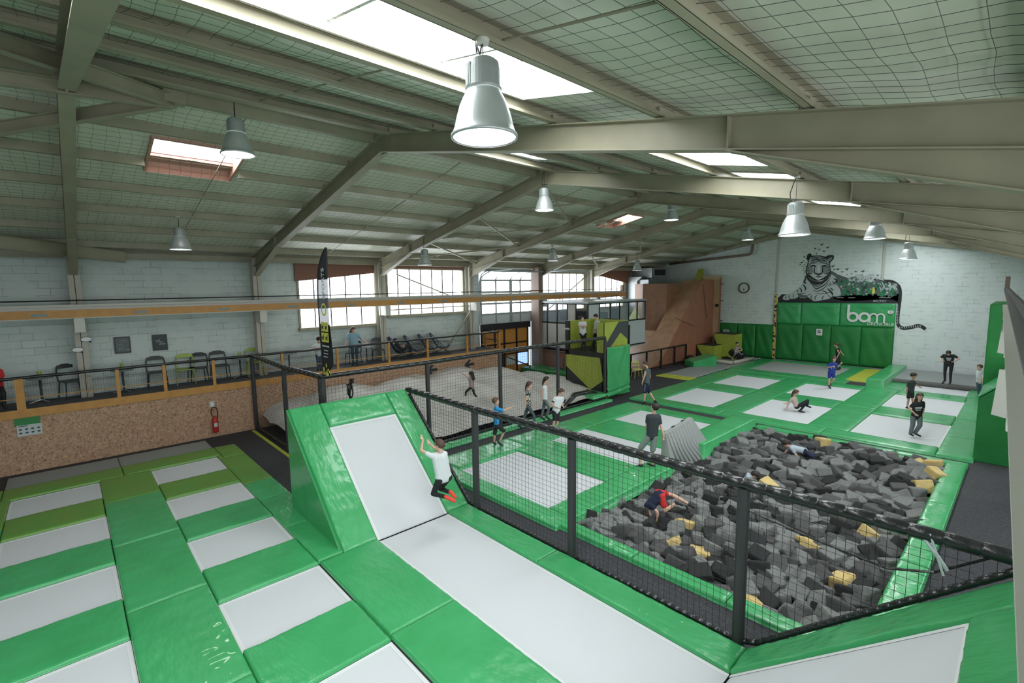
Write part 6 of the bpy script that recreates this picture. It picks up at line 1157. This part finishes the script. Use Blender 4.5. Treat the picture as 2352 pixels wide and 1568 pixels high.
    for s in 'LR':
        an, to = J['an'+s], J['to'+s]; ft = to-an; ft = ft.normalized()*max(.15*k, min(ft.length, .21*k)) if ft.length > .02 else F*.16; dn = (an-J['kn'+s]).normalized(); hl = an+dn*.02-ft*.18
        m = MB(); cap(m, hl, an+ft, .046*k, .038*k); cap(m, an, an+dn*.015, .048*k, .046*k); remesh(m.build('shoe', shoe, e, fix=False), vox)
    # hair and face
    m = MB(); frame_blob(m, H+up*.030-F*.026, rh*.99, rh*1.04, rh*1.05); frame_blob(m, H+up*.075+F*.028, rh*.72, rh*.62, rh*.42)
    if hair == 'curly':
        for q in range(40): a = q*2.4; z = 1-(q+.5)/40*1.15; r_1 = math.sqrt(max(0, 1-z*z)); p_ = side*(r_1*math.cos(a)*rh)+F*(r_1*math.sin(a)*rh*.95-.02)+up*(z*rh+.02); m.sphere(H+p_, .022, n=8)
    if hair in ('long', 'ponytail', 'bun'):
        if hair == 'long':
            for s in (-1, 0, 1): cap(m, H-F*.055+side*s*.055, H-F*.075+side*s*.07-up*.20, .052, .036)
        elif hair == 'ponytail':
            b0 = H-F*.10+up*.02; t_ = tail or (Vector((0, 0, -.26))-F*.05); t_ = Vector(t_); cap(m, b0, b0+t_*.5, .030, .040); cap(m, b0+t_*.5, b0+t_, .038, .014)
        else: m.sphere(H-F*.06+up*.115, .032, n=10)
    if hair == 'beard' or hair == 'bun':
        pass
    remesh(m.build('hair', hairm, e, fix=False), vox)
    if hair == 'bun': m = MB(); frame_blob(m, H-up*.082+F*.052, rh*.48, rh*.40, rh*.42); remesh(m.build('beard', hairm, e, fix=False), vox)
    m = MB()
    for s in (-1, 1): frame_blob(m, H+F*(rh*.90)+side*s*rh*.34+up*.010, .011, .006, .008, 8)
    m.build('eyes', 'eye_dark', e, smooth=True)
    m = MB()
    for s in (-1, 1): frame_blob(m, H+F*(rh*.89)+side*s*rh*.34+up*.030, .018, .005, .004, 8)
    m.build('eyebrows', hairm, e, smooth=True)
    m = MB(); frame_blob(m, H+F*(rh*.86)-up*.062, .022, .010, .007, 8); m.build('mouth', 'lip', e, smooth=True)
    if extra: extra(e, J, F, up, side, k)
    return e
def chest_print(mt, txt=None):
    def f(e, J, F, up, side, k):
        c = (J['shL']+J['shR'])/2; mh = (J['hipL']+J['hipR'])/2; ax = (c-mh).normalized(); ac = (J['shR']-J['shL']).normalized(); n = ac.cross(ax).normalized()
        if n.dot(F) < 0: n = -n
        m = MB(); p = c.lerp(mh, .42)+n*.098*k
        for q, w in ((.06, .09), (.02, .08), (-.03, .06)): m.beam(p+ax*q-ac*w, p+ax*q+ac*w, .022, .012, n)
        m.build('chest_print', mt, [q for q in e.children if q.name.startswith('shirt')][0])
    return f
def band(J_, mt, t=.9):
    def f(e, J, F, up, side, k):
        s = J_; a = J['el'+s].lerp(J['wr'+s], t); b = J['el'+s].lerp(J['wr'+s], t+.08); MB().tube([a, b], .030*k, 10).build('wristband', mt, e)
    return f
def strap(e, J, F, up, side, k):
    a = J['shR'].lerp(J['elR'], .42); b = J['shR'].lerp(J['elR'], .60); MB().tube([a, b], .060*k, 12).build('arm_pouch', 'cloth_black', e)
    ring_ = band('R', 'cloth_charcoal', .88); ring_(e, J, F, up, side, k)
def shorts_stripe(e, J, F, up, side, k):
    a = J['hipL'].lerp(J['knL'], .05); b = J['hipL'].lerp(J['knL'], .85); o = (J['shL']-J['shR']).normalized()*.095*k; MB().beam(a+o, b+o*.85, .05, .012, (J['shL']-J['shR'])).build('side_stripe', 'cloth_grey', e)
person('jumper', 'boy in white T-shirt, black leggings and red shoes jumping beside the ramp', .88, hairm='hair_brown', shirt='cloth_white', sleeve=.42, legs='cloth_black', shoe='shoe_red', vox=.009)
person('blue', 'boy in bright blue T-shirt reaching an arm out beside the airbag net', .82, hairm='hair_light', shirt='cloth_blue', sleeve=.85, legs='cloth_black', leglen='knee')
person('pattern', 'girl in black and white patterned top walking by the airbag net', .92, hair='ponytail', hairm='hair_brown', shirt='cloth_floral', sleeve=.35, legs='cloth_slate', tail=None)
person('whitegirl', 'girl in white sleeveless top and grey leggings walking by the airbag net', .88, hair='ponytail', hairm='hair_dark', shirt='cloth_white', sleeve=.12, legs='cloth_grey')
person('whiteboy', 'boy in white T-shirt and black shorts walking with hands held in front', .86, hairm='hair_brown', shirt='cloth_white', sleeve=.55, legs='cloth_black', leglen='knee', extra=strap)
person('man', 'bearded man with a hair bun in grey tank top and dark shorts looking back', 1.02, hair='bun', hairm='hair_brown', shirt='cloth_slate', sleeve=0, legs='cloth_navy', leglen='knee', extra=shorts_stripe)
person('darktee', 'boy in dark T-shirt and grey shorts, one hand on the grey wedge', .98, hairm='hair_dark', shirt='cloth_charcoal', sleeve=.6, legs='cloth_short', leglen='knee', shoe='shoe_black', vox=.010)
person('pitboy', 'child in navy shirt and red shorts diving head first into the foam pit', .84, hair='curly', hairm='hair_dark', shirt='cloth_navy', sleeve=.3, legs='cloth_red', leglen='short', extra=band('R', 'lime_plastic', .88))
person('pittee', 'person in pale blue T-shirt crawling in the far part of the foam pit', .88, hair='curly', hairm='hair_dark', shirt='cloth_pale', sleeve=.5, legs='cloth_navy')
person('pitburied', 'person half buried in the foam cubes behind the padded top rail', .84, hairm='hair_dark', shirt='cloth_pale', sleeve=.5, legs='cloth_black')
person('sitgirl', 'girl in pale T-shirt and black leggings sitting propped on her hands on a trampoline', .88, hair='ponytail', hairm='hair_brown', shirt='cloth_pink', sleeve=.55, legs='cloth_black')
person('jersey', 'boy in royal blue football kit bouncing on a far trampoline', .84, hairm='hair_brown', shirt='cloth_royal', sleeve=.75, legs='cloth_royal', leglen='short', extra=chest_print('cloth_white'))
person('woman_black', 'long-haired person in black on the large grey bed by the green padding', .86, hair='ponytail', hairm='hair_brown', shirt='cloth_black', sleeve=0, legs='cloth_black', tail=(.20, .15, -.06))
person('curlyboy', 'curly-haired boy in charcoal T-shirt and black shorts behind the long-haired child', .82, hair='curly', hairm='hair_dark', shirt='cloth_charcoal', sleeve=.55, legs='cloth_black', leglen='short', skin='skin_tan')
person('longhair', 'long-haired child in black T-shirt and wide grey trousers on the front right bed', .82, hair='long', hairm='hair_brown', shirt='cloth_black', sleeve=.6, legs='cloth_grey', leglen='loose', extra=chest_print('cloth_white'))
person('rollman', 'man in black leaning forward with elbows out, standing on the grey foam roll', .98, hairm='hair_dark', shirt='cloth_black', sleeve=.6, legs='cloth_black', leglen='long', extra=chest_print('cloth_white'))
person('rightboy', 'child in white top and blue trousers half hidden by the right padded wall', .76, hairm='hair_brown', shirt='cloth_white', sleeve=1.2, legs='cloth_denim')
person('towerboy', 'boy in white printed T-shirt with folded arms on the striped tower', .88, hairm='hair_dark', shirt='cloth_white', sleeve=.6, legs='cloth_black', extra=chest_print('cloth_charcoal'))
person('towerboy2', 'boy in pale T-shirt looking left on the striped tower, right of the other boy', .9, hairm='hair_dark', shirt='cloth_pale', sleeve=.6, legs='cloth_black')
person('bluewoman', 'woman with long hair and pale blue shirt leaning on the platform handrail', .98, hair='long', hairm='hair_brown', shirt='cloth_sky', sleeve=1.1, legs='cloth_denim')
person('whitemum', 'person in white T-shirt bending over the handrail behind the flag', .86, hair='ponytail', hairm='hair_dark', shirt='cloth_white', sleeve=.55, legs='cloth_denim', tail=(-.05, -.05, -.05))
person('lounger', 'person in black reclining in the first navy deckchair', .95, hairm='hair_dark', shirt='cloth_black', sleeve=1.6, legs='cloth_black')
person('redseat', 'seated person with red sleeves cut by the left edge of the view', .95, hairm='hair_dark', shirt='cloth_red', sleeve=1.6, legs='cloth_black')
person('runner', 'long-haired child in mauve top and black leggings running across the airbag', .72, hair='long', hairm='hair_dark', shirt='cloth_mauve', sleeve=.3, legs='cloth_black')
person('matperson', 'person sitting on the grey mat by the bags, bending over their feet', .86, hairm='hair_dark', shirt='cloth_mauve', sleeve=.5, legs='cloth_black')
o = tag(MB().box(-.35, .35, -.3, .3, 0, .42).build('stool', 'charcoal_paint', loc=(-19.35, -1.75, PZ), bevel=.03), 'dark seat under the person with red sleeves', 'seat')
